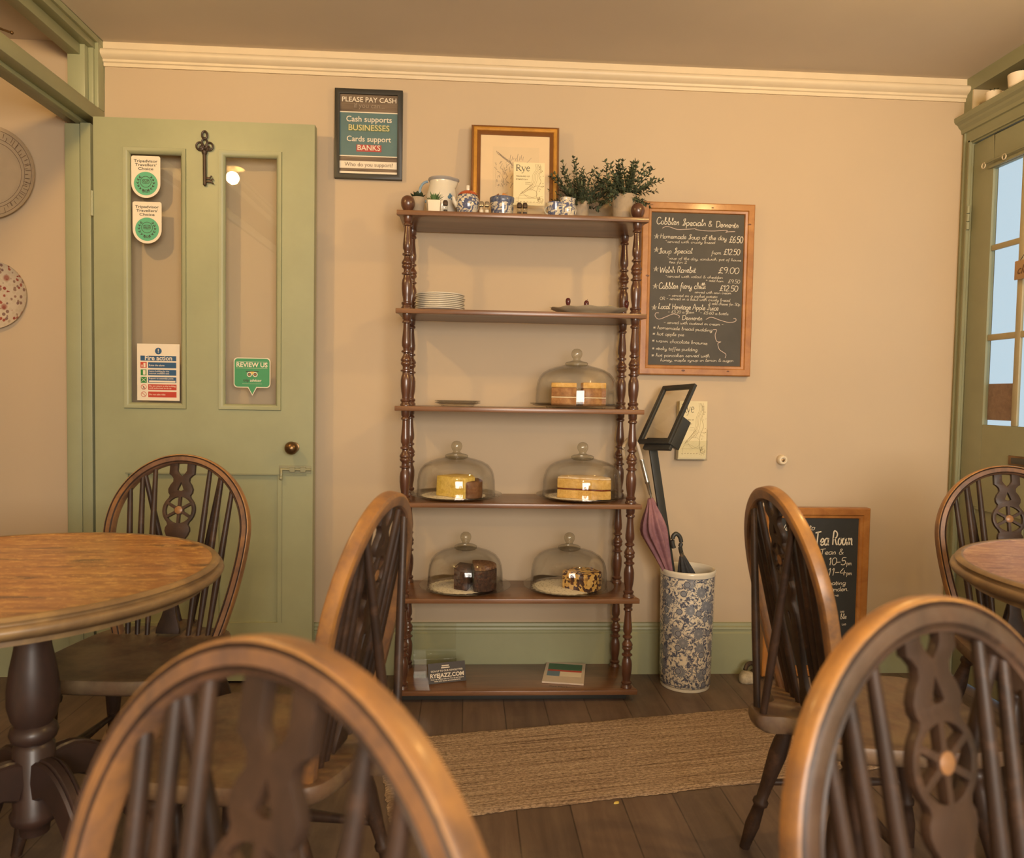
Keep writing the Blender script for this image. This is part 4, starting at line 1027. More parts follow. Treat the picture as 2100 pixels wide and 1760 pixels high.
def chalk(mb, text, x0, z0, x1, z1, cap, y, w=None, seed=1):
    rnd = random.Random(seed + len(text))
    total = sum(G[c][0] for c in text) or 1
    k = (x1 - x0) / total; kz = cap / 10.0; sl = (z1 - z0) / (x1 - x0)
    w = w or max(.0010, cap * .092)
    x = 0
    for c in text:
        adv, strokes = G[c]
        jz = rnd.uniform(-.3, .3)
        for s in strokes:
            P = [tuple(float(q) for q in p.split(',')) for p in s.split()]
            if len(P) > 2 and c != '*': P = smooth_poly(P, 3 if cap < .016 else 5, False)
            sh = .10
            Q = [(x0 + (x + px + sh * pz) * k, z0 + (pz + jz) * kz + (x + px) * k * sl) for px, pz in P]
            ribbon(mb, Q, w, y)
        x += adv
def type_text(mb, text, cx, z0, width, y, bold=0.0, height=None, align='C', M=None, shear=0.0):
    cu = bpy.data.curves.new('tmp', 'FONT'); cu.body = text; cu.size = 1; cu.extrude = 0.0; cu.offset = bold; cu.resolution_u = 3; cu.shear = shear
    ob = bpy.data.objects.new('tmp', cu); C.objects.link(ob)
    dg = bpy.context.evaluated_depsgraph_get(); dg.update()
    me = bpy.data.meshes.new_from_object(ob.evaluated_get(dg))
    V = [v.co.copy() for v in me.vertices]; F_ = [tuple(p.vertices) for p in me.polygons]
    bpy.data.objects.remove(ob); bpy.data.curves.remove(cu); bpy.data.meshes.remove(me)
    if not V: return
    x0 = min(v.x for v in V); x1 = max(v.x for v in V)
    k = width / (x1 - x0); kz = (height / .73) if height else k
    X0 = cx - width / 2 if align == 'C' else cx
    vs = [(X0 + (v.x - x0) * k, y, z0 + v.y * kz) for v in V]
    if M is not None: mb.push(M)
    mb.add(vs, F_)
    if M is not None: mb.pop()
CHALK = plain('white_chalk', (.78, .70, .56, 1), .9, var=.1, scale=300)
CHALK_P = plain('pinkish_chalk', (.66, .52, .44, 1), .9, var=.15, scale=300)
SLATE = plain('slate_chalkboard', (.060, .052, .040, 1), .62, var=.18, scale=7)
SLATE2 = plain('black_chalkboard', (.028, .028, .026, 1), .6, var=.12, scale=7)
PINE = wood('orange_pine_frame', (.27, .095, .018, 1), (.38, .150, .030, 1), (.48, .22, .055, 1), (7, 7, 7), .42, .05, .2)
def pine_board(name, loc, x0, x1, z0, z1, w, yf, yb, slate, label, cat, tilt=None, wood_m=None):
    t = thing(name, loc, label, cat)
    pr = [(0, yf + .004), (.004, yf), (w * .62, yf), (w * .70, yf + .004), (w * .92, yf + .006), (w, yf + .013), (w, yb), (0, yb)]
    mb = MB().frame(x0, x1, z0, z1, w, yf, yb, prof=pr); finish('wooden_frame', mb, wood_m or PINE, t, angle=25)
    mb = MB().box(x0 + w * .9, x1 - w * .9, yf + .012, yb - .001, z0 + w * .9, z1 - w * .9); sl = finish('slate_panel', mb, slate, t, smooth=False)
    return t, sl
# wall chalkboard
t, sl = pine_board('wall_chalkboard', (.90, -.018, 1.54), .6725, 1.1215, 1.2035, 1.878, .040, -.034, -.001, SLATE, 'pine-framed chalkboard of specials and desserts hung on the back wall', 'chalkboard')
B1 = [('Cobbles', 0.7306, 1.7942, 0.8211, 1.7922, 0.0266), ('Specials', 0.8322, 1.7908, 0.9275, 1.7915, 0.0258), ('&', 0.9373, 1.7905, 0.9533, 1.7901, 0.0216), ('Desserts', 0.9676, 1.7884, 1.059, 1.7877, 0.0237), ('*', 0.722, 1.7358, 0.7422, 1.7364, 0.0198), ('Homemade Soup of the day', 0.7466, 1.7386, 1.0137, 1.7378, 0.0181), ('£6.50', 1.0229, 1.7294, 1.0787, 1.7297, 0.0243), ('~served with crusty bread', 0.7678, 1.722, 0.9674, 1.7226, 0.0104), ('*', 0.7224, 1.684, 0.7423, 1.6846, 0.0199), ('Soup Special', 0.7424, 1.6794, 0.8773, 1.6832, 0.0207), ('from', 0.953, 1.681, 0.9931, 1.6821, 0.0147), ('£12.50', 1.002, 1.6811, 1.0681, 1.6816, 0.0225), ('~soup of the day, sandwich, pot of house', 0.7761, 1.6575, 1.0743, 1.657, 0.0108), ('tea for 2', 0.7854, 1.6426, 0.8563, 1.6424, 0.0104), ('*', 0.7222, 1.6084, 0.7429, 1.609, 0.0199), ('Welsh Rarebit', 0.7488, 1.6048, 0.8928, 1.6086, 0.0234), ('£9.00', 0.9819, 1.6089, 1.0668, 1.6089, 0.0234), ('~served with salad & cheddar', 0.7714, 1.5868, 1.0026, 1.5876, 0.0104), ('+ add ham', 0.9338, 1.575, 1.0053, 1.5738, 0.0095), ('£9.50', 1.0232, 1.5708, 1.0716, 1.5707, 0.0139), ('*', 0.7217, 1.5422, 0.742, 1.5427, 0.0199), ('Cobbles fiery chilli', 0.746, 1.5419, 0.9347, 1.5459, 0.0243), ('£12.50', 0.9893, 1.5394, 1.0645, 1.5391, 0.0218), ('served with sour cream', 0.8906, 1.5282, 1.038, 1.5267, 0.01), ('- served on a jacket potato', 0.7866, 1.5126, 0.9826, 1.5109, 0.0104), ('OR - served in a bowl with crusty bread', 0.7516, 1.4987, 1.0344, 1.4982, 0.0112), ('+ add cheese for 50p', 0.9498, 1.4848, 1.0753, 1.4817, 0.0105), ('*', 0.7194, 1.4588, 0.7397, 1.4593, 0.02), ('Local Heritage Apple Juice', 0.7458, 1.4638, 0.9885, 1.4622, 0.0208), ('- £3.20 a glass', 0.7862, 1.4473, 0.8907, 1.4481, 0.0105), ('- £5.60 a bottle', 0.9152, 1.4469, 1.0293, 1.4443, 0.0105), ('Desserts', 0.8424, 1.4225, 0.924, 1.4222, 0.0174), ('- served with custard or cream -', 0.7704, 1.4056, 1.0104, 1.4023, 0.0113), ('# homemade bread pudding', 0.728, 1.3842, 0.9664, 1.3781, 0.013), ('# hot apple pie', 0.7264, 1.3598, 0.8531, 1.3573, 0.013), ('# warm chocolate brownie', 0.7249, 1.3327, 0.9478, 1.3261, 0.0131), ('# sticky toffee pudding', 0.7256, 1.3022, 0.9083, 1.2994, 0.0131), ('# hot pancakes served with', 0.7241, 1.2746, 0.9582, 1.2763, 0.0131), ('honey, maple syrup or lemon & sugar', 0.7601, 1.257, 1.0552, 1.2607, 0.0114)]
for i, (s, xa, za, xb, zb, cap) in enumerate(B1):
    mb = MB(); chalk(mb, s, xa, za, xb, zb, cap, -.0222, seed=i); finish('chalk_star' if s == '*' else 'chalk_line', mb, CHALK, sl, smooth=False)
for s in [[(0.7553, 1.7777), (0.7683, 1.7845), (0.786, 1.7829), (0.8128, 1.7751), (0.8437, 1.776), (0.8835, 1.7794), (0.8922, 1.784), (0.8871, 1.7773), (0.9236, 1.7728), (0.9636, 1.7731), (1.0125, 1.7768), (1.0083, 1.768), (1.0171, 1.7713), (1.0461, 1.7734)], [(0.7498, 1.4474), (0.7374, 1.4462), (0.7356, 1.4331), (0.7513, 1.4226), (0.7821, 1.4342), (0.8085, 1.4444), (0.8309, 1.4375), (0.8302, 1.4288)], [(0.9391, 1.4256), (0.9602, 1.4349), (0.9964, 1.4239), (1.0324, 1.416), (1.0583, 1.4209), (1.0589, 1.4319), (1.0499, 1.4317)], [(0.9684, 1.3861), (0.9832, 1.3855), (0.978, 1.3644), (0.9854, 1.3405), (1.0025, 1.3386), (0.9901, 1.3318), (0.9976, 1.3078), (1.0228, 1.2908), (1.021, 1.2754)]]:
    mb = MB(); ribbon(mb, smooth_poly(s, 5, False), .0020, -.0222); finish('chalk_flourish', mb, CHALK_P, sl, smooth=False)
KNOT = plain('dark_knot', (.13, .045, .015, 1), .5)
mb = MB()
for (x, z, r) in ((1.100, 1.80, .0045), (.698, 1.59, .005), (.85, 1.222, .005), (.95, 1.86, .0035), (1.03, 1.222, .004)):
    mb.push(Matrix.Translation((x, -.0335, z)) @ Matrix.Rotation(PI / 2, 4, 'X') @ Matrix.Diagonal((1.5, .8, 1, 1))).lathe([(r, 0), (r * .9, .0012), (0, .0015)], 14); mb.pop()
finish('knots', mb, KNOT, t)

# floor chalkboard leaning on the skirting
t, sl = pine_board('floor_chalkboard', (1.39, -.08, 0), 1.186, 1.606, .012, .688, .043, -.090, -.052, SLATE2, 'pine-framed tea room chalkboard standing on the floor against the back wall', 'chalkboard')
B2 = [('Welcome to', 1.2366, 0.596, 1.3855, 0.5993, 0.0232), ('Cobbles', 1.2386, 0.5379, 1.3568, 0.5386, 0.0372), ('Tea Room', 1.3853, 0.5378, 1.5423, 0.5406, 0.0536), ('Cream Teas &', 1.3061, 0.4987, 1.5056, 0.502, 0.0224), ('10-5', 1.4452, 0.4587, 1.5167, 0.4599, 0.029), ('pm', 1.5192, 0.459, 1.5407, 0.4591, 0.0187), ('11-4', 1.443, 0.4166, 1.5183, 0.4187, 0.0281), ('pm', 1.5207, 0.4187, 1.5432, 0.4188, 0.0188), ('seating', 1.4387, 0.3777, 1.5198, 0.3802, 0.0187), ('garden.', 1.4444, 0.3528, 1.5327, 0.3553, 0.0188), ('re', 1.4761, 0.3322, 1.4919, 0.3332, 0.0122), ('to', 1.3478, 0.4592, 1.3644, 0.4593, 0.0257), ('se', 1.4079, 0.3072, 1.4245, 0.3096, 0.0188), ('we', 1.5001, 0.2673, 1.5173, 0.2682, 0.0122), ('us', 1.4118, 0.2635, 1.4333, 0.2645, 0.0141), ('are', 1.415, 0.2414, 1.4413, 0.2414, 0.0132), ('ble', 1.502, 0.2414, 1.5273, 0.2428, 0.0212), ('us', 1.5092, 0.2154, 1.5269, 0.2164, 0.0142), ('ble', 1.4159, 0.2155, 1.4446, 0.2164, 0.0212), ('e h', 1.4238, 0.1297, 1.4717, 0.1296, 0.0354), ('!', 1.436, 0.0833, 1.4446, 0.0833, 0.0402)]
for i, (s, xa, za, xb, zb, cap) in enumerate(B2):
    mb = MB(); chalk(mb, s, xa, za, xb, zb, cap, -.0780, seed=i); finish('chalk_line', mb, CHALK, sl, smooth=False)
mb = MB().box(1.20, 1.225, -.10, -.03, 0, .012).box(1.567, 1.592, -.10, -.03, 0, .012); finish('foot', mb, PINE, t)

# cash poster
t = thing('framed_poster', (-.389, -.015, 2.10), 'black-framed pay-cash poster hung high on the wall right of the green door', 'poster')
px0, px1, pz0, pz1 = -.519, -.262, 1.931, 2.268
mb = MB().frame(px0, px1, pz0, pz1, .019, -.022, -.001); finish('frame', mb, CHAR, t, bevel=.0015)
ix0, ix1, iz0, iz1 = px0 + .018, px1 - .018, pz0 + .018, pz1 - .018
def quad(nm, x0, x1, z0, z1, y, m, par, th=.001): return finish(nm, MB().box(x0, x1, y, y + th, z0, z1), m, par, smooth=False)
BRP = wood('printed_brown_wood', (.10, .065, .040, 1), (.17, .115, .07, 1), (.23, .16, .10, 1), (4, 4, 60), .5, 0)
TEAL = plain('printed_teal', (.095, .17, .17, 1), .5); REDP = plain('printed_red', (.42, .06, .045, 1), .5); GRNP = plain('printed_green', (.10, .16, .09, 1), .5)
pp_ = quad('print', ix0, ix1, iz0, iz1, -.012, BRP, t, .010)
H_ = iz1 - iz0
def zf(f): return iz1 - f * H_
quad('teal_panel', ix0, ix1, zf(.765), zf(.225), -.0126, TEAL, pp_)
mb = MB()
for a, b in ((.217, .230), (.765, .778)): mb.box(ix0, ix1, -.0132, -.0122, zf(b), zf(a))
mb.box(ix0, ix1 - .003, -.0132, -.0122, zf(.925), zf(.835)); mb.box(ix0, ix1, -.0132, -.0122, zf(.995), zf(.965))
finish('pale_bands', mb, WHITE, pp_, smooth=False)
cx = (ix0 + ix1) / 2 + .001; W_ = ix1 - ix0
quad('red_highlight', cx - W_ * .215, cx + W_ * .215, zf(.715), zf(.628), -.0134, REDP, pp_)
quad('green_highlight', cx - W_ * .36, cx + W_ * .36, zf(.460), zf(.385), -.0134, GRNP, pp_)
mb = MB()
type_text(mb, 'PLEASE PAY CASH', cx, zf(.096), W_ * .93, -.0142, .012)
type_text(mb, 'Cash supports', cx, zf(.342), W_ * .78, -.0142, .008)
type_text(mb, 'Cards support', cx, zf(.588), W_ * .76, -.0142, .008)
type_text(mb, 'BANKS', cx, zf(.698), W_ * .39, -.0142, .008)
finish('cream_lettering', mb, WHITE, pp_, smooth=False)
mb = MB(); type_text(mb, 'BUSINESSES', cx, zf(.450), W_ * .70, -.0142, .008); finish('yellow_lettering', mb, plain('pale_yellow_print', (.68, .58, .26, 1), .5), pp_, smooth=False)
mb = MB(); type_text(mb, 'if you can...', cx, zf(.168), W_ * .52, -.0142, 0); finish('grey_lettering', mb, plain('grey_brown_print', (.33, .25, .17, 1), .5), pp_, smooth=False)
mb = MB(); type_text(mb, 'Who do you support?', cx, zf(.900), W_ * .83, -.0142, 0); finish('brown_lettering', mb, plain('brown_print', (.20, .13, .08, 1), .5), pp_, smooth=False)

# gilt picture on the shelf
GOLD = plain('gilt_moulding', (.56, .27, .045, 1), .35, .15, var=.25, scale=14)
GOLDD = plain('brown_gilt_edge', (.22, .090, .025, 1), .4, .1)
t = thing('framed_picture', (.168, -.06, ZT), 'gilt-framed pencil sketch leaning on the wall at the back of the top shelf', 'picture')
TM = Matrix.Translation((0, -.075, ZT)) @ Matrix.Rotation(-.09, 4, 'X') @ Matrix.Translation((0, 0, -ZT))
gx0, gx1, gz0, gz1 = .002, .338, ZT + .002, 2.142
def tb(): return MB().push(TM)
mb = tb().frame(gx0, gx1, gz0, gz1, 0, 0, 0, prof=[(0, .012), (0, -.006), (.003, -.012), (.008, -.014), (.0085, -.010)]); mb.pop(); finish('outer_edge', mb, GOLDD, t, angle=30)
mb = tb().frame(gx0, gx1, gz0, gz1, 0, 0, 0, prof=[(.0082, -.013), (.011, -.0165), (.017, -.018), (.022, -.015), (.0235, -.010), (.0235, .008), (.0082, .008)]); mb.pop(); finish('gilt_frame', mb, GOLD, t, angle=30)
mb = tb().frame(gx0, gx1, gz0, gz1, 0, 0, 0, prof=[(.0230, -.011), (.027, -.013), (.031, -.009), (.036, -.005), (.036, .006), (.023, .006)]); mb.pop(); finish('inner_edge', mb, GOLDD, t, angle=30)
mb = tb().box(gx0 + .034, gx1 - .034, -.002, .004, gz0 + .034, gz1 - .034); mb.pop(); finish('mount', mb, plain('peach_mount', (.74, .56, .34, 1), .7, var=.02), t, smooth=False)
mb = tb().box(.085, .262, -.0028, -.0018, 1.865, 2.062); mb.pop(); finish('sketch_paper', mb, plain('sketch_paper', (.70, .54, .33, 1), .7, var=.02), t, smooth=False)
rnd = random.Random(9); mb = tb()
def sk(x, z, x2, z2, w=.0008):
    ribbon(mb, [(x, z), ((x + x2) / 2 + rnd.uniform(-.002, .002), (z + z2) / 2 + rnd.uniform(-.002, .002)), (x2, z2)], w, -.0029, .0003)
for i in range(46):      # leaning gable and street front
    x = .100 + rnd.random() * .055; z = 1.90 + rnd.random() * .10
    sk(x, z, x + rnd.uniform(-.012, .012), z + rnd.uniform(.004, .022), rnd.choice((.0008, .0014, .0024)))
for i in range(14): sk(.098 + i * .004, 2.045 - i * .003, .108 + i * .004, 2.030 - i * .003, .0022)
for i in range(8): sk(.150 + i * .007, 2.005 + rnd.uniform(-.01, .01), .153 + i * .007, 2.028 + rnd.uniform(-.01, .01), .0018)
for i in range(10): sk(.155, 2.000 - i * .0022, .205, 2.003 - i * .0022, .0012)
sk(.205, 1.995, .232, 2.022, .0012); sk(.098, 1.905, .098, 2.00); sk(.125, 1.90, .125, 1.99)
mb.pop(); finish('pencil_drawing', mb, plain('pencil_grey', (.36, .28, .20, 1), .8), t, smooth=False)

# town leaflet design shared by the two holders (drawn at unit size .113 x .170)
def leaflet(par, M, w, h):
    k = w / .113
    def m(): return MB().push(M)
    mb = m().box(0, w, 0, .004, 0, h); mb.pop(); st_ = finish('leaflet_stack', mb, PAPER, par, smooth=False)
    mb = m()
    # "Rye" in a serif hand: thick stems, thin hairlines, slab serifs
    def seg(P, ww): ribbon(mb, [(a * k, b * h / .170) for a, b in P], ww * k, -.0004, .0004)
    z0 = .136; c = .024; x = .009
    seg([(x + .003, z0), (x + .003, z0 + c)], .0030); seg([(x, z0), (x + .007, z0)], .0010); seg([(x, z0 + c), (x + .008, z0 + c)], .0010)
    seg(smooth_poly([(x + .004, z0 + c), (x + .011, z0 + c - .001), (x + .0145, z0 + c - .006), (x + .011, z0 + c - .011), (x + .004, z0 + c - .012)], 4, False), .0018)
    seg([(x + .008, z0 + c - .012), (x + .0175, z0), (x + .020, z0)], .0026)
    x = .030
    seg([(x, z0 + .016), (x + .007, z0 + .001)], .0026); seg([(x + .0135, z0 + .016), (x + .006, z0 - .004), (x + .002, z0 - .009), (x - .001, z0 - .0085)], .0012); seg([(x - .002, z0 + .016), (x + .004, z0 + .016)], .0009); seg([(x + .010, z0 + .016), (x + .0155, z0 + .016)], .0009)
    x = .047
    seg(smooth_poly([(x + .001, z0 + .009), (x + .011, z0 + .010), (x + .010, z0 + .015), (x + .006, z0 + .0168), (x + .001, z0 + .012), (x + .001, z0 + .005), (x + .005, z0), (x + .011, z0 + .002)], 4, False), .0019)
    mb.pop(); finish('title_lettering', mb, INK, st_, smooth=False)
    mb = m()
    def t2(s_, x_, z_, w_): type_text(mb, s_, x_ * k, z_ * h / .170, w_ * k, -.0004, .01, align='L')
    t2('TREASURES OF', .009, .112, .050); t2('ROMNEY BAY', .009, .100, .044)
    seg([(.043, .091), (.062, .091)], .0008); seg([(.043, .084), (.060, .084)], .0008)
    mb.pop(); finish('small_print', mb, plain('sepia_ink', (.20, .15, .07, 1), .7), st_, smooth=False)
    mb = m(); rn = random.Random(21)
    def ln(P, ww=.0007): seg(smooth_poly(P, 4, False), ww)
    for d in (0, .006, .011, .018): ln([(.078 + d, .165), (.082 + d, .145), (.070 + d, .122), (.068 + d, .100), (.060 + d, .078), (.048 + d, .060)])
    ln([(.020, .040), (.040, .052), (.060, .066), (.085, .078), (.108, .072)]); ln([(.018, .010), (.020, .035), (.045, .040), (.075, .030), (.106, .038)])
    ln([(.090, .160), (.100, .140), (.092, .118), (.100, .095), (.088, .070), (.084, .040), (.094, .012)], .0012)
    ln([(.010, .028), (.108, .028)]); ln([(.030, .055), (.055, .030), (.085, .040), (.080, .058), (.058, .062), (.040, .050)])
    for i in range(34):
        a = rn.uniform(.088, .106); b = rn.uniform(.008, .155) if i % 3 else rn.uniform(.008, .03)
        seg([(a, b), (a + rn.uniform(.002, .005), b + rn.uniform(-.002, .003))], rn.choice((.0012, .002, .0028)))
    for i in range(12): seg([(.026 + i * .0038, .044 + i * .0035), (.0285 + i * .0038, .0475 + i * .0035)], .0022)
    for i in range(8): seg([(.012 + i * .012, .013), (.018 + i * .012, .0135 + rn.uniform(-.002, .002))], .0018)
    mb.pop(); finish('map_drawing', mb, plain('map_sepia', (.36, .27, .13, 1), .7), st_, smooth=False)
t = thing('leaflet_holder', (.21, -.205, ZT), 'clear holder of yellowish town leaflets standing in front of the gilt picture', 'leaflet holder')
leaflet(t, Matrix.Translation((.156, -.222, 1.800)) @ Matrix.Rotation(-.10, 4, 'X'), .113, .158)
mb = MB().box(.150, .275, -.243, -.240, ZT, ZT + .055).box(.150, .275, -.196, -.193, ZT, ZT + .16).box(.150, .275, -.243, -.193, ZT, ZT + .003).box(.150, .153, -.243, -.193, ZT, ZT + .055).box(.272, .275, -.243, -.193, ZT, ZT + .055)
finish('acrylic_tray', mb, ACRYL, t, smooth=False)
t = thing('leaflet_box', (.89, -.02, .985), 'pale town leaflets in a clear wall box below the specials chalkboard', 'leaflet holder')
leaflet(t, Matrix.Translation((.838, -.040, .876)), .111, .226)
mb = MB().box(.833, .953, -.045, -.042, .868, .945).box(.833, .953, -.003, -.001, .868, 1.08).box(.833, .953, -.045, -.001, .866, .869).box(.833, .836, -.045, -.001, .868, .99).box(.950, .953, -.045, -.001, .868, .99)
finish('acrylic_box', mb, ACRYL, t, smooth=False)
mb = MB().box(.8375, .9495, -.034, -.004, .871, 1.100); finish('spare_leaflets', mb, PAPER, t, smooth=False)

# door stickers and signs (on the left leaf glass, Y -.094)
SGN = plain('mint_green_print', (.10, .42, .24, 1), .5); SGN2 = plain('mid_green_print', (.055, .29, .12, 1), .5); BLUEP = plain('safety_blue', (.030, .095, .20, 1), .5); SRED = plain('safety_red', (.52, .055, .030, 1), .5); SGRN = plain('safety_green', (.03, .24, .05, 1), .5)
def disc(mb, cx, cz, r, y, n=40, r0=0.0, th=.0005):
    vs = []
    if r0 <= 0:
        mb.add([(cx + r * math.cos(2 * PI * i / n), y, cz + r * math.sin(2 * PI * i / n)) for i in range(n)], [tuple(range(n))]); return
    for rr in (r0, r): vs += [(cx + rr * math.cos(2 * PI * i / n), y, cz + rr * math.sin(2 * PI * i / n)) for i in range(n)]
    mb.add(vs, [(i, (i + 1) % n, n + (i + 1) % n, n + i) for i in range(n)])
def sticker_award(cx, ztop, year, label):
    t = thing('award_sticker', (cx, -.0945, ztop), label, 'sticker', 'award stickers on the left door pane')
    y = -.0940; w, h = .104, .152; r = w / 2
    out = [(cx - w / 2 + .005, ztop), (cx + w / 2 - .005, ztop), (cx + w / 2, ztop - .005)] + [(cx + r * math.cos(a), ztop - h + r + r * math.sin(a)) for a in [-PI * i / 24 for i in range(25)]] + [(cx - w / 2, ztop - .005)]
    n = len(out); mb = MB().add([(a, y, b) for a, b in out] + [(a, y - .0006, b) for a, b in out], [tuple(range(n)), tuple(range(n, 2 * n))] + [(i, (i + 1) % n, n + (i + 1) % n, n + i) for i in range(n)])
    bk = finish('backing', mb, WHITE, t, smooth=False)
    cz = ztop - h + r
    mb = MB(); disc(mb, cx, cz, r * .82, y - .0010); rd_ = finish('green_roundel', mb, SGN, t, smooth=False)
    mb = MB(); Y_ = y - .0015
    type_text(mb, 'Tripadvisor', cx, ztop - .023, w * .82, Y_, .012, height=.0098)
    type_text(mb, "Travellers'", cx, ztop - .037, w * .74, Y_, .012, height=.0098)
    type_text(mb, 'Choice', cx, ztop - .051, w * .52, Y_, .012, height=.0098)
    finish('wording', mb, INK, bk, smooth=False); mb = MB(); type_text(mb, year, cx, cz - .032, w * .24, Y_, .02)
    finish('year', mb, INK, rd_, smooth=False); mb = MB()
    zc = cz + .006
    disc(mb, cx, zc, .0205, Y_, r0=.0188)
    for s in (-1, 1):
        disc(mb, cx + s * .0072, zc, .0064, Y_, 24, .0048); disc(mb, cx + s * .0072, zc, .0022, Y_, 16)
        for i in range(6):
            a = -1.35 + i * .40
            ax_, az_ = cx + s * .0285 * math.cos(a), zc - .003 + .0285 * math.sin(a)
            for q in (-.9, .9):
                dx, dz = math.cos(a + PI / 2 + q * .55) * .0075, math.sin(a + PI / 2 + q * .55) * .0075
                ribbon(mb, [(ax_, az_), (ax_ + s * dx, az_ + dz)], .0026, Y_, .0002)
    ribbon(mb, [(cx - .0135, zc + .0062), (cx - .006, zc + .0088), (cx + .006, zc + .0088), (cx + .0135, zc + .0062)], .0016, Y_, .0002)
    ribbon(mb, [(cx - .002, zc - .004), (cx, zc - .007), (cx + .002, zc - .004)], .0018, Y_, .0002)
    finish('laurel_emblem', mb, INK, rd_, smooth=False)
sticker_award(-1.189, 1.966, '2021', 'upper green and cream award sticker on the left pane of the green door')
sticker_award(-1.185, 1.800, '2022', 'lower green and cream award sticker on the left pane of the green door')
# fire action notice
t = thing('fire_notice', (-1.146, -.0945, 1.07), 'white fire action notice at the foot of the left door pane', 'sign')
fx0, fx1, fz0, fz1 = -1.223, -1.069, 1.070, 1.280; y = -.0940
nc_ = finish('notice_card', MB().box(fx0, fx1, y - .001, y, fz0, fz1), WHITE, t, smooth=False)
Wd, Hd = fx1 - fx0, fz1 - fz0
fx = lambda u: fx0 + u * Wd
fz = lambda v: fz1 - v * Hd
yy = y - .0014
mb = MB(); disc(mb, fx(.50), fz(.125), Hd * .058, yy); mb.box(fx(.08), fx(.92), yy, yy + .0004, fz(.298), fz(.210))
for a, b in ((.325, .425), (.455, .555), (.585, .685)): mb.box(fx(.26), fx(.92), yy, yy + .0004, fz(b), fz(a))
finish('blue_print', mb, BLUEP, nc_, smooth=False)
mb = MB(); mb.box(fx(.08), fx(.225), yy, yy + .0004, fz(.425), fz(.322)); finish('alarm_symbol', mb, SRED, nc_, smooth=False); mb = MB()
for a, b in ((.712, .812), (.842, .942)): mb.box(fx(.26), fx(.925), yy, yy + .0004, fz(b), fz(a))
finish('red_bands', mb, SRED, nc_, smooth=False)
for v in (.762, .892):
    mb = MB(); disc(mb, fx(.155), fz(v), .0102, yy, 28, .0086); ribbon(mb, [(fx(.155) - .0068, fz(v) + .0066), (fx(.155) + .0068, fz(v) - .0066)], .0018, yy, .0002); finish('prohibition_symbol', mb, SRED, nc_, smooth=False)
mb = MB(); mb.box(fx(.085), fx(.22), yy, yy + .0004, fz(.556), fz(.454)); mb.box(fx(.085), fx(.225), yy, yy + .0004, fz(.688), fz(.584)); finish('green_print', mb, SGRN, nc_, smooth=False)
mb = MB(); yz = yy - .0004
type_text(mb, 'Fire action', fx(.505), fz(.285), Wd * .64, yz, .02)
for s_, u, v, w_ in (('Raise the alarm', .285, .392, .36), ('Leave building by the', .285, .495, .47), ('nearest available exit', .285, .532, .47), ('Report to assembly point', .285, .622, .57), ('Do not return to the building', .285, .756, .62), ('until authorised to do so', .285, .793, .52), ('Do not take risks', .285, .905, .38)):
    type_text(mb, s_, fx(u), fz(v), Wd * w_, yz, .012, align='L')
mb.box(fx(.49), fx(.51), yz, yz + .0002, fz(.135), fz(.085)); mb.box(fx(.49), fx(.51), yz, yz + .0002, fz(.158), fz(.146))
mb.box(fx(.28), fx(.90), yz, yz + .0002, fz(.676), fz(.645))
mb.box(fx(.14), fx(.20), yz, yz + .0002, fz(.545), fz(.465)); mb.box(fx(.105), fx(.13), yz, yz + .0002, fz(.41), fz(.37)); mb.box(fx(.15), fx(.20), yz, yz + .0002, fz(.415), fz(.34))
for q in ((.10, .60, .21, .67), (.21, .60, .10, .67)): ribbon(mb, [(fx(q[0]), fz(q[1])), (fx(q[2]), fz(q[3]))], .0016, yz, .0002)
finish('white_print', mb, WHITE, nc_, smooth=False)
mb = MB(); disc(mb, fx(.155), fz(.752), .0018, yz, 12); ribbon(mb, [(fx(.155), fz(.757)), (fx(.155), fz(.775)), (fx(.13), fz(.795))], .0018, yz, .0002); ribbon(mb, [(fx(.155), fz(.775)), (fx(.18), fz(.795))], .0014, yz, .0002); finish('black_figure', mb, INK, nc_, smooth=False)
# review sticker
t = thing('review_sticker', (-.804, -.0945, 1.10), 'green speech-bubble review sticker at the foot of the right door pane', 'sticker')
def bubble(g):
    x0, x1, z0, z1, r = -.872 + g, -.737 - g, 1.124 + g, 1.236 - g, .014 - g * .5
    P = []
    for cx_, cz_, a0_ in ((x1 - r, z1 - r, 0), (x0 + r, z1 - r, PI / 2), (x0 + r, z0 + r, PI)): P += [(cx_ + r * math.cos(a0_ + PI / 2 * i / 6), cz_ + r * math.sin(a0_ + PI / 2 * i / 6)) for i in range(7)]
    P += [(-.820 + g * .6, z0), (-.8035, 1.094 + g * 1.7), (-.787 - g * .6, z0)]
    P += [(x1 - r + r * math.cos(a), z0 + r + r * math.sin(a)) for a in [-PI / 2 + PI / 2 * i / 6 for i in range(7)]]
    return P
for g, nm, m, yy in ((0, 'white_edge', WHITE, -.0945), (.0032, 'green_bubble', SGN2, -.0951)):
    P = bubble(g); n = len(P)
    mb = MB().add([(a, yy + .0006, b) for a, b in P] + [(a, yy, b) for a, b in P], [tuple(range(n)), tuple(range(n, 2 * n))] + [(i, (i + 1) % n, n + (i + 1) % n, n + i) for i in range(n)])
    finish(nm, mb, m, t, smooth=False)
yy = -.0956; mb = MB(); type_text(mb, 'REVIEW US', -.8045, 1.2015, .114, yy, .022)
mb.box(-.862, -.748, yy, yy + .0002, 1.2205, 1.2213); mb.box(-.862, -.748, yy, yy + .0002, 1.1965, 1.1973); mb.box(-.84, -.768, yy, yy + .0002, 1.1385, 1.1390)
type_text(mb, 'advisor', -.8115, 1.1465, .042, yy, .015, align='L')
for s in (-1, 1): disc(mb, -.8035 + s * .0105, 1.1735, .0092, yy, 28, .0062)
finish('white_print', mb, WHITE, t, smooth=False)
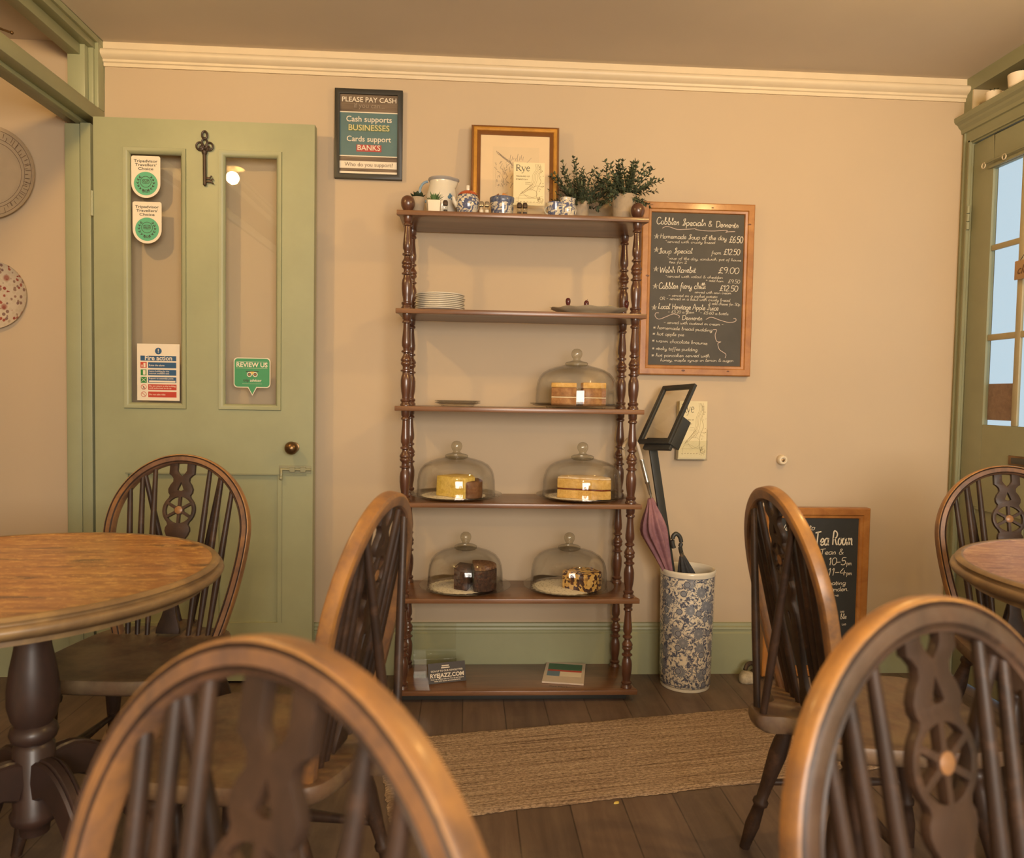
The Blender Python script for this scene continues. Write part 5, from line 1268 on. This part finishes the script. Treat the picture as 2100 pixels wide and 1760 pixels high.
mb = MB(); type_text(mb, 'trip', -.8365, 1.1465, .021, yy, .015, align='L')
for s in (-1, 1): disc(mb, -.8035 + s * .0105, 1.1735, .0062, yy - .0002, 20, .0045)
ribbon(mb, [(-.827, 1.1845), (-.812, 1.185), (-.795, 1.185), (-.780, 1.1845)], .003, yy, .0002); finish('dark_print', mb, INK, t, smooth=False)
mb = MB()
for s in (-1, 1): disc(mb, -.8035 + s * .0105, 1.1735, .0030, yy - .0002, 16)
finish('red_eye', mb, SRED, t, smooth=False)
mb = MB().add([(-.811, yy - .0003, 1.184), (-.796, yy - .0003, 1.184), (-.8035, yy - .0003, 1.172)], [(0, 1, 2)]); finish('yellow_brow', mb, YEL, t, smooth=False)

# ornamental key on the door
t = thing('ornamental_key', (-.970, -.112, 1.96), 'large ornamental dark bronze key hung between the two door panes', 'key')
mb = MB()
yk = -.113
mb.tube([(-.972, yk, 1.985), (-.971, yk, 1.868)], .0065, 12); mb.sphere((-.971, yk, 1.866), .007, 10)
mb.lathe_axis((-.972, yk, 1.990), (-.972, yk, 1.972), [(.006, 0), (.0105, .3), (.0105, .5), (.007, 1)], 12)
finish('shank', mb, IRON, t)
mb = MB()
def ringz(cx_, cz_, rx, rz_, th, n=28): mb.tube([(cx_ + rx * math.cos(2 * PI * i / n), yk, cz_ + rz_ * math.sin(2 * PI * i / n)) for i in range(n)], th, 8, closed=True)
ringz(-.989, 2.003, .0125, .014, .0034); ringz(-.955, 2.003, .0125, .014, .0034); ringz(-.972, 2.013, .010, .017, .0034); ringz(-.972, 1.995, .0125, .009, .003)
ringz(-.984, 1.996, .007, .008, .0025); ringz(-.960, 1.996, .007, .008, .0025)
finish('bow', mb, IRON, t)
mb = MB(); ringz(-.972, 2.043, .009, .014, .0038); mb.sphere((-.972, yk, 2.030), .006, 10); finish('hanging_loop', mb, IRON, t)
mb = MB().box(-.966, -.944, yk - .003, yk + .003, 1.872, 1.880).box(-.966, -.952, yk - .003, yk + .003, 1.884, 1.892)
mb.tube([(-.955, yk, 1.888), (-.946, yk, 1.897)], .003, 6); mb.tube([(-.952, yk, 1.880), (-.940, yk, 1.886)], .003, 6); mb.tube([(-.950, yk, 1.876), (-.940, yk, 1.868)], .003, 6)
finish('bit', mb, IRON, t, bevel=.001)

# things on the lowest shelf
ZB = .0445
t = thing('event_card', (-.06, -.19, ZB), 'dark jazz event card propped upright at the left of the lowest shelf', 'card')
M = Matrix.Translation((-.125, -.235, ZB)) @ Matrix.Rotation(.28, 4, 'Z') @ Matrix.Rotation(-.30, 4, 'X')
mb = MB().push(M).box(0, .142, 0, .0012, 0, .072); mb.pop(); cd_ = finish('card', mb, plain('dark_brown_card', (.045, .034, .028, 1), .45), t, smooth=False)
mb = MB()
for s_, z_, w_ in (('SIGN UP TO OUR NEWSLETTER', .0405, .122), ('RYEJAZZ.COM', .0205, .128), ('Keep up to date with our line up and festival', .0125, .125), ('news and ticket announcements', .0055, .100)):
    type_text(mb, s_, .071, z_, w_, -.0004, .028 if w_ == .128 else .012, M=M)
mb.push(M).box(.050, .082, -.0006, -.0002, .052, .056).box(.052, .080, -.0006, -.0002, .059, .063); mb.pop()
finish('cream_lettering', mb, WHITE, cd_, smooth=False)
t = thing('leaflet_holder', (-.10, -.14, ZB), 'empty clear acrylic leaflet holder standing behind the dark jazz card', 'leaflet holder')
mb = MB().push(Matrix.Translation((-.185, -.175, ZB)) @ Matrix.Rotation(.1, 4, 'Z')).box(0, .16, .030, .033, 0, .195).box(0, .16, 0, .003, 0, .07).box(0, .003, 0, .033, 0, .07).box(.157, .160, 0, .033, 0, .07).box(0, .16, 0, .033, 0, .003); mb.pop()
finish('acrylic_tray', mb, ACRYL, t, smooth=False)
t = thing('magazine', (.40, -.12, ZB), 'folded white and green booklet lying at the right of the lowest shelf', 'booklet')
MM = Matrix.Translation((.2935, -.2230, ZB)) @ Matrix.Rotation(-.19, 4, 'Z')
def tq(x0, x1, y0, y1, z0, z1, nm, m): mb = MB().push(MM).box(x0, x1, y0, y1, z0, z1); mb.pop(); return finish(nm, mb, m, t, smooth=False)
tq(0, .155, 0, .215, 0, .006, 'pages', plain('page_white', (.62, .52, .42, 1), .6))
tq(.012, .143, .130, .195, .0060, .0064, 'green_panel', SGRN2 := plain('booklet_green', (.05, .16, .08, 1), .5))
tq(.012, .143, .112, .128, .0060, .0064, 'red_band', SRED); tq(.012, .060, .062, .112, .0060, .0064, 'blue_photo', plain('booklet_blue', (.14, .22, .30, 1), .5)); tq(.062, .143, .064, .110, .0060, .0062, 'text_panel', WHITE)
mb = MB().push(MM).push(Matrix.Rotation(-PI / 2, 4, 'X'))
type_text(mb, 'Rye Harbour', .080, -.048, .095, -.0066, .01, height=.010)
mb.pop(); mb.pop(); finish('dark_lettering', mb, INK, t, smooth=False)

# card and sign on the street door
t = thing('window_card', (XR + .02, -.245, 1.05), 'brown card fixed in the lowest near-corner pane of the street door', 'card')
mb = MB().box(XR + .024, XR + .030, -.327, -.183, 1.050, 1.188); finish('card', mb, wood('mottled_brown_card', (.17, .085, .045, 1), (.24, .125, .068, 1), (.30, .17, .10, 1), (8, 30, 30), .7, 0), t, smooth=False)
t = thing('hanging_sign', (XR - .005, -.41, 1.56), 'small tan hanging sign on the street door glazing, cut off by the photo edge', 'sign')
mb = MB().box(XR - .006, XR - .001, -.485, -.334, 1.560, 1.628); finish('board', mb, plain('tan_sign_board', (.42, .26, .13, 1), .6), t, bevel=.002)
mb = MB().push(Matrix.Translation((XR - .0068, -.410, 1.579)) @ Matrix.Rotation(-PI / 2, 4, 'Z'))
type_text(mb, 'closed', 0, 0, .118, 0, .01, shear=.35); mb.pop(); finish('script_lettering', mb, plain('brown_script', (.12, .06, .03, 1), .6), t, smooth=False)
mb = MB().tube([(XR - .004, -.36, 1.628), (XR + .002, -.41, 1.690), (XR - .004, -.46, 1.628)], .0012, 6); finish('string', mb, IRON, t)
t = thing('window_leaflet', (XR + .02, -.42, 1.42), 'blue leaflet stuck in a middle pane of the street door, at the photo edge', 'leaflet')
finish('sheet', MB().box(XR + .026, XR + .028, -.470, -.386, 1.385, 1.560), plain('pale_blue_sheet', (.12, .30, .40, 1), .6), t, smooth=False)

# ------------------------------------------------------------------ umbrella stand and what stands in it
def stand_mat():
    m, nt, bs = newmat('blue_white_floral_glaze')
    def mth(op, a, b=None):
        n_ = N(nt, 'ShaderNodeMath', operation=op)
        for i, q in enumerate((a, b)):
            if q is None: continue
            if isinstance(q, (int, float)): n_.inputs[i].default_value = q
            else: nt.links.new(q, n_.inputs[i])
        return n_.outputs[0]
    v = coords(nt); sp = N(nt, 'ShaderNodeSeparateXYZ'); nt.links.new(v, sp.inputs[0])
    ang = mth('MULTIPLY', mth('ARCTAN2', sp.outputs[0], sp.outputs[1]), .100)
    cb = N(nt, 'ShaderNodeCombineXYZ'); nt.links.new(ang, cb.inputs[0]); nt.links.new(sp.outputs[2], cb.inputs[1]); w = cb.outputs[0]
    n = noise(nt, w, 62, 4, .65, 1.2)
    f1 = ramp(nt, n, [(.43, (.085, .095, .14, 1)), (.485, (.30, .29, .29, 1)), (.52, (.72, .64, .50, 1))])
    def vor(scale, rnd, off):
        mp = N(nt, 'ShaderNodeMapping'); mp.inputs['Location'].default_value = off; nt.links.new(w, mp.inputs['Vector'])
        vo = N(nt, 'ShaderNodeTexVoronoi', voronoi_dimensions='2D'); vo.inputs['Scale'].default_value = scale; vo.inputs['Randomness'].default_value = rnd
        nt.links.new(mp.outputs[0], vo.inputs['Vector'])
        sb = N(nt, 'ShaderNodeVectorMath', operation='SUBTRACT')
        sc_ = N(nt, 'ShaderNodeVectorMath', operation='SCALE'); sc_.inputs['Scale'].default_value = 1.0; nt.links.new(mp.outputs[0], sc_.inputs[0])
        nt.links.new(sc_.outputs[0], sb.inputs[0]); nt.links.new(vo.outputs['Position'], sb.inputs[1])
        s2 = N(nt, 'ShaderNodeSeparateXYZ'); nt.links.new(sb.outputs[0], s2.inputs[0])
        return vo.outputs['Distance'], mth('ARCTAN2', s2.outputs[1], s2.outputs[0])
    col = f1
    # spiky chrysanthemum heads
    d, an = vor(12.5, .75, (.3, .1, 0))
    pet = mth('MULTIPLY', mth('ADD', mth('COSINE', mth('MULTIPLY', an, 15)), 1), .045)
    e = mth('ADD', d, pet)
    mx = N(nt, 'ShaderNodeMixRGB'); nt.links.new(ramp(nt, e, [(.28, (1, 1, 1, 1)), (.30, (0, 0, 0, 1))]), mx.inputs[0]); nt.links.new(col, mx.inputs[1])
    nt.links.new(ramp(nt, e, [(.10, (.33, .33, .34, 1)), (.13, (.12, .13, .17, 1)), (.20, (.26, .27, .29, 1)), (.28, (.16, .17, .21, 1))]), mx.inputs[2]); col = mx.outputs[0]
    # ringed round blossoms
    d, an = vor(13.5, .85, (0, .03, 0))
    mx = N(nt, 'ShaderNodeMixRGB'); nt.links.new(ramp(nt, d, [(.175, (1, 1, 1, 1)), (.185, (0, 0, 0, 1))]), mx.inputs[0]); nt.links.new(col, mx.inputs[1])
    nt.links.new(ramp(nt, d, [(.12, (.25, .26, .29, 1)), (.13, (.07, .08, .12, 1)), (.16, (.10, .11, .15, 1)), (.17, (.55, .5, .4, 1))]), mx.inputs[2]); col = mx.outputs[0]
    nt.links.new(col, bs.inputs['Base Color'])
    bs.inputs['Roughness'].default_value = .18; bs.inputs['Coat Weight'].default_value = .4
    return m
SX, SY = .862, -.130
t = thing('umbrella_stand', (SX, SY, 0), 'tall blue and white floral ceramic umbrella stand on the floor', 'umbrella stand')
mb = MB().lathe([(.093, .012), (.0955, .016), (.098, .08), (.1010, .25), (.1035, .42), (.1040, .436)], 72, (SX, SY, 0), cap=False)
finish('body', mb, stand_mat(), t)
mb = MB().lathe([(.088, 0), (.093, .001), (.0945, .006), (.093, .012), (.0955, .016)], 72, (SX, SY, 0), cap=False)
mb.lathe([(.1040, .436), (.1045, .440), (.1065, .449), (.1065, .455), (.1030, .459), (.0975, .456), (.096, .44), (.094, .25), (.088, .012), (.0, .010), (0, 0), (.088, 0)], 72, (SX, SY, 0), cap=False)
finish('rim_and_foot', mb, PORC, t, angle=60)
for z in (.434, .4405, .020):
    mb = MB().lathe([(.1030 if z > .1 else .0955, z), (.1046 if z > .1 else .0962, z + .001), (.1046 if z > .1 else .0963, z + .0025), (.1030 if z > .1 else .0955, z + .0035)], 72, (SX, SY, 0), cap=False)
    finish('blue_line', mb, plain('blue_line_glaze', (.13, .14, .18, 1), .2), t)

PINK = cake_mat('faded_pink_nylon', (.20, .090, .110, 1), (.29, .135, .155, 1), (.38, .19, .20, 1), 14, .3)
PALEPL = plain('pearly_plastic', (.60, .52, .42, 1), .25)
t = thing('umbrella', (.79, -.15, .25), 'half-closed pink umbrella with a pale hooked handle in the ceramic stand', 'umbrella')
top = Vector((.662, -.170, .875)); tip = Vector((.908, -.125, .035))
ax = (tip - top).normalized()
def along(s_): return top + ax * s_
mb = MB().lathe_axis(along(.06), along(.84), [(.0042, 0), (.0042, 1)], 10); finish('shaft', mb, CHROME, t)
mb = MB().lathe_axis(along(-.005), along(.135), [(.0075, 0), (.0085, .05), (.0085, .6), (.0095, .62), (.0095, .68), (.0075, .70), (.0065, 1)], 14); finish('grip', mb, CHROME, t)
pts = [top + ax * .0, top - ax * .035, top - ax * .07 + Vector((-.004, 0, 0)), top - ax * .085 + Vector((-.030, -.01, .0)), top - ax * .065 + Vector((-.058, -.02, -.012)), top - ax * .035 + Vector((-.060, -.02, -.030))]
mb = MB().tube([tuple(p) for p in smooth_poly([tuple(q) for q in pts], 5, False)], .0068, 10); finish('hook_handle', mb, PALEPL, t)
# baggy canopy: folds round the shaft, fullest below the grip
side = ax.orthogonal().normalized(); s2 = ax.cross(side)
vs = []; fs = []; NR, NA = 26, 64; L0, L1 = .150, .74
random.seed(4); ph = [random.uniform(0, 6.28) for _ in range(4)]
for i in range(NR + 1):
    f = i / NR; s_ = L0 + (L1 - L0) * f
    r = (.010 + .034 * math.sin(min(1, f / .22) * PI / 2) ** 1.5) if f < .22 else .0105 + .0335 * max(0, (1 - (f - .22) / .34)) ** 1.1 if f < .56 else .0105
    for a_ in range(NA):
        a = 2 * PI * a_ / NA
        fold = 1 + .26 * math.cos(8 * a + f * 2.4 + ph[0]) * (1 if f > .03 else .3) + .10 * math.cos(3 * a + f * 6 + ph[1])
        bias = (Vector((-1, 0, -.2)) * r * .42)
        p = along(s_) + side * (r * fold * math.cos(a)) + s2 * (r * fold * math.sin(a)) + bias
        vs.append(tuple(p))
for i in range(NR):
    for a_ in range(NA):
        k = (a_ + 1) % NA; fs.append((i * NA + a_, i * NA + k, (i + 1) * NA + k, (i + 1) * NA + a_))
fs.append(tuple(range(NA))[::-1]); fs.append(tuple(NR * NA + q for q in range(NA)))
mb = MB().add(vs, fs); finish('canopy', mb, PINK, t, angle=80)

BLKF = cake_mat('black_nylon', (.020, .021, .024, 1), (.034, .034, .038, 1), (.055, .055, .060, 1), 20, .3)
t = thing('umbrella', (.87, -.12, .25), 'folded black umbrella with a crook handle in the ceramic stand', 'umbrella')
a0 = Vector((.814, -.185, .548)); a1 = Vector((.905, -.115, .25)); ax = (a1 - a0).normalized()
hk = [a0 + ax * .03, a0, a0 + Vector((.003, 0, .020)), a0 + Vector((-.004, 0, .042)), a0 + Vector((-.018, 0, .052)), a0 + Vector((-.029, 0, .040)), a0 + Vector((-.030, 0, .018)), a0 + Vector((-.024, 0, -.002))]
mb = MB().tube([tuple(p) for p in smooth_poly([tuple(q) for q in hk], 5, False)], .0080, 10); finish('crook_handle', mb, BLACKP, t)
mb = MB().lathe_axis(a0 + ax * .018, a0 + ax * .040, [(.008, 0), (.0085, 1)], 12); finish('collar', mb, CHROME, t)
vs = []; fs = []; NR, NA = 18, 48
side = ax.orthogonal().normalized(); s2 = ax.cross(side)
for i in range(NR + 1):
    f = i / NR; s_ = .036 + .40 * f; r = .009 + .028 * math.sin(min(1, f / .35) * PI / 2)
    for a_ in range(NA):
        a = 2 * PI * a_ / NA; fold = 1 + .16 * math.cos(7 * a + f * 5)
        vs.append(tuple(a0 + ax * s_ + side * (r * fold * math.cos(a)) + s2 * (r * fold * math.sin(a))))
for i in range(NR):
    for a_ in range(NA):
        k = (a_ + 1) % NA; fs.append((i * NA + a_, i * NA + k, (i + 1) * NA + k, (i + 1) * NA + a_))
fs.append(tuple(range(NA))[::-1]); fs.append(tuple(NR * NA + q for q in range(NA)))
finish('canopy', MB().add(vs, fs), BLKF, t, angle=80)

# black menu-holder on a flat post, dropped into the stand
t = thing('menu_holder', (.80, -.15, .02), 'black tilted menu holder on a flat post leaning out of the umbrella stand', 'menu holder')
O = Vector((.652, -.140, .937)); L = Vector((.113, .070, .219)); S = Vector((.080, -.158, .009))
Lu = L.normalized(); Su = (S - Lu * S.dot(Lu)).normalized(); Nn = Lu.cross(Su).normalized()
FM = Matrix(((Su.x, Nn.x, Lu.x, O.x), (Su.y, Nn.y, Lu.y, O.y), (Su.z, Nn.z, Lu.z, O.z), (0, 0, 0, 1)))
w, h = S.length, L.length
mb = MB().push(FM).frame(0, w, 0, h, .018, -.007, .007); mb.pop(); finish('frame', mb, BLACKP, t, bevel=.002)
mb = MB().push(FM).box(.015, w - .015, -.0012, .0012, .015, h - .015); mb.pop(); finish('clear_cover', mb, ACRYL, t)
mb = MB().push(FM).box(w - .012, w + .006, .000, .045, .000, h * .46).box(.03, w, .006, .020, -.018, .03); mb.pop(); finish('bracket', mb, BLACKP, t, bevel=.002)
b0 = Vector((.700, -.175, .930)); b1 = Vector((.872, -.12, .018)); dd = (b1 - b0)
M = Matrix.Translation(b0) @ dd.to_track_quat('Z', 'X').to_matrix().to_4x4()
mb = MB().push(M).box(-.0165, .0165, -.005, .005, 0, dd.length); mb.pop(); finish('post', mb, BLACKP, t, bevel=.001)

# ------------------------------------------------------------------ small wall and floor objects
t = thing('bell_push', (1.271, -.010, .871), 'small round cream bell push on the wall above the floor chalkboard', 'bell push')
mb = MB().push(Matrix.Translation((1.271, 0, .871)) @ Matrix.Rotation(PI / 2, 4, 'X'))
mb.lathe([(.020, 0), (.020, .010), (.0195, .020), (.0165, .026), (.0140, .0275), (.0100, .0265), (.0085, .022), (0, .022)], 32); mb.pop(); finish('housing', mb, CREAM, t, angle=50)
mb = MB().push(Matrix.Translation((1.271, -.021, .871)) @ Matrix.Rotation(PI / 2, 4, 'X')).lathe([(.0065, 0), (.0062, .004), (0, .0052)], 20); mb.pop(); finish('button', mb, BRASS, t)
t = thing('door_stop', (1.128, -.090, 0), 'small pale stone doorstop with a dark knotted rope by the skirting', 'doorstop')
mb = MB().push(Matrix.Translation((1.120, -.105, 0))).lathe([(0, 0), (.034, 0), (.037, .004), (.036, .018), (.030, .030), (.018, .038), (0, .040)], 24, cap=False, wob=lambda a, r, z: (r * (1 + .12 * math.cos(3 * a + 1)), z)); mb.pop(); finish('stone', mb, plain('pale_stone', (.40, .34, .24, 1), .7, var=.3, scale=50, bumps=.4), t, angle=60)
mb = MB().tube(smooth_poly([(1.118, -.085, .038), (1.130, -.075, .055), (1.150, -.068, .060), (1.165, -.070, .045), (1.160, -.080, .026), (1.145, -.08, .034)], 4, False), .009, 8); finish('rope', mb, IRON, t)
mb = MB().push(Matrix.Translation((.425, -.985, .0008)) @ Matrix.Rotation(.4, 4, 'Z')).prism(smooth_poly([(-.009, 0), (-.004, .004), (.004, .0035), (.009, .001), (.003, -.004)], 3), 0, .0035, .8); mb.pop()
tag(finish('crumb', mb, YEL), 'yellow crumb on the floorboards at the near edge of the rug', 'crumb')

# plates hung on the wall of the passage, far left
t = thing('wall_plate', (-1.795, -.012, 1.908), 'large cream wall plate with radial rim marks, upper of the two at far left', 'wall plate', 'plates hung on the passage wall')
M = Matrix.Translation((-1.795, -.002, 1.908)) @ Matrix.Rotation(PI / 2, 4, 'X')
CW = plain('buff_glaze', (.52, .40, .26, 1), .35, var=.06)
mb = MB().push(M).lathe([(0, .004), (.10, .003), (.115, .006), (.160, .018), (.170, .024), (.1735, .026), (.1740, .022), (.166, .014), (.12, 0), (0, 0)], 72, cap=False); mb.pop(); finish('dish', mb, CW, t, angle=60)
mb = MB().push(M)
random.seed(2)
for i in range(60):
    a = 2 * PI * i / 60
    for _ in range(random.choice((1, 1, 2))):
        b = a + random.uniform(-.03, .03); r0 = .135 + random.uniform(-.006, .006); r1 = r0 + random.uniform(.012, .024)
        w_ = .0008; c_, s_ = math.cos(b), math.sin(b); z0 = .0105 + (r0 - .135) * .27 + .0035; z1 = z0 + (r1 - r0) * .27
        mb.add([(r0 * c_ - w_ * s_, r0 * s_ + w_ * c_, z0), (r1 * c_ - w_ * s_, r1 * s_ + w_ * c_, z1), (r1 * c_ + w_ * s_, r1 * s_ - w_ * c_, z1), (r0 * c_ + w_ * s_, r0 * s_ - w_ * c_, z0)], [(0, 1, 2, 3)])
for r0 in (.118, .1315, .160):
    ring = [(r0 * math.cos(2 * PI * i / 72), r0 * math.sin(2 * PI * i / 72), .0055 + max(0, r0 - .115) * .28 + .001) for i in range(72)]
    mb.tube(ring, .0007, 4, closed=True)
mb.pop(); finish('rim_marks', mb, plain('brown_scratch', (.15, .085, .05, 1), .6), t)
t = thing('wall_plate', (-1.785, -.012, 1.455), 'floral wall plate with dark red blossoms, lower of the two at far left', 'wall plate', 'plates hung on the passage wall')
def chintz():
    m, nt, bs = newmat('chintz_glaze')
    v = coords(nt); vo = N(nt, 'ShaderNodeTexVoronoi'); vo.inputs['Scale'].default_value = 75; nt.links.new(v, vo.inputs['Vector'])
    sp = N(nt, 'ShaderNodeSeparateXYZ'); nt.links.new(vo.outputs['Color'], sp.inputs[0])
    c = ramp(nt, sp.outputs[0], [(0, (.60, .50, .38, 1)), (.55, (.55, .45, .33, 1)), (.56, (.22, .13, .12, 1)), (.82, (.30, .19, .14, 1)), (.84, (.36, .10, .07, 1)), (1, (.28, .06, .05, 1))])
    v2 = N(nt, 'ShaderNodeTexVoronoi'); v2.inputs['Scale'].default_value = 13; nt.links.new(v, v2.inputs['Vector'])
    mx = N(nt, 'ShaderNodeMixRGB'); nt.links.new(ramp(nt, v2.outputs['Distance'], [(.10, (.8, .8, .8, 1)), (.2, (0, 0, 0, 1))]), mx.inputs[0])
    ds = ramp(nt, vo.outputs['Distance'], [(.42, (1, 1, 1, 1)), (.55, (0, 0, 0, 1))])
    m3 = N(nt, 'ShaderNodeMixRGB'); nt.links.new(ds, m3.inputs[0]); m3.inputs[1].default_value = (.60, .50, .38, 1); nt.links.new(c, m3.inputs[2])
    nt.links.new(m3.outputs[0], mx.inputs[1]); mx.inputs[2].default_value = (.30, .07, .05, 1)
    nt.links.new(mx.outputs[0], bs.inputs['Base Color']); bs.inputs['Roughness'].default_value = .25; return m
mb = MB().push(Matrix.Translation((-1.785, -.002, 1.455)) @ Matrix.Rotation(PI / 2, 4, 'X')).lathe([(0, .004), (.085, .003), (.10, .008), (.122, .016), (.1265, .019), (.1265, .015), (.12, .010), (.09, 0), (0, 0)], 72, cap=False); mb.pop(); finish('dish', mb, chintz(), t, angle=60)

# niche pots above the street door
for (y, lab, s_) in ((-.178, 'little white pot with a dark succulent in the niche, nearer the room corner', 1.0), (-.312, 'larger white planter in the niche above the street door, cut off by the photo edge', 1.35)):
    x = XR - .005; z = 2.256
    t = thing('niche_pot', (x, y, z), lab, 'potted plant')
    mb = MB().lathe([(0, 0), (.020 * s_, 0), (.024 * s_, .006), (.027 * s_, .034 * s_), (.024 * s_, .034 * s_), (.022 * s_, .026 * s_), (0, .026 * s_)], 28, (x, y, z), cap=False); finish('pot', mb, WHITE, t, angle=50)
    mb = MB(); random.seed(int(s_ * 10))
    for i in range(16):
        a = random.uniform(0, 2 * PI); el = random.uniform(.1, 1.2)
        leaf(mb, Vector((x, y, z + .028 * s_)), Vector((math.cos(a) * math.cos(el), math.sin(a) * math.cos(el), math.sin(el))), random.uniform(.018, .034), .0045)
    finish('succulent', mb, LEAF1, t, angle=80)
# leaf of a floor plant and green crate edge at far left are below

# ceiling pendants (outside the photo, they light it)
for i, (x, y, z, p) in enumerate(LAMPS):
    t = thing('pendant_lamp', (x, y, ZC), ['pendant lamp above the left table', 'pendant lamp above the right table', 'pendant lamp above the photographer', 'pendant lamp in the passage'][i], 'lamp', 'pendant lamps')
    mb = MB().lathe([(.045, ZC), (.045, ZC - .012), (.012, ZC - .022), (.003, ZC - .024), (.003, z + .095), (.014, z + .09), (.015, z + .06), (.0, z + .06)], 20, (x, y, 0), cap=False); finish('ceiling_rose', mb, CREAM, t, angle=50)
    mb = MB().lathe([(.016, z + .085), (.030, z + .080), (.058, z + .048), (.061, z + .048), (.032, z + .084), (.016, z + .089)], 32, (x, y, 0), cap=False); finish('added_lamp_shade', mb, CREAM, t, angle=50)  # unseen shade, added and sized to block the bulb's upward light
    point_light('lamp_bulb', (x, y, z), p, WARM)
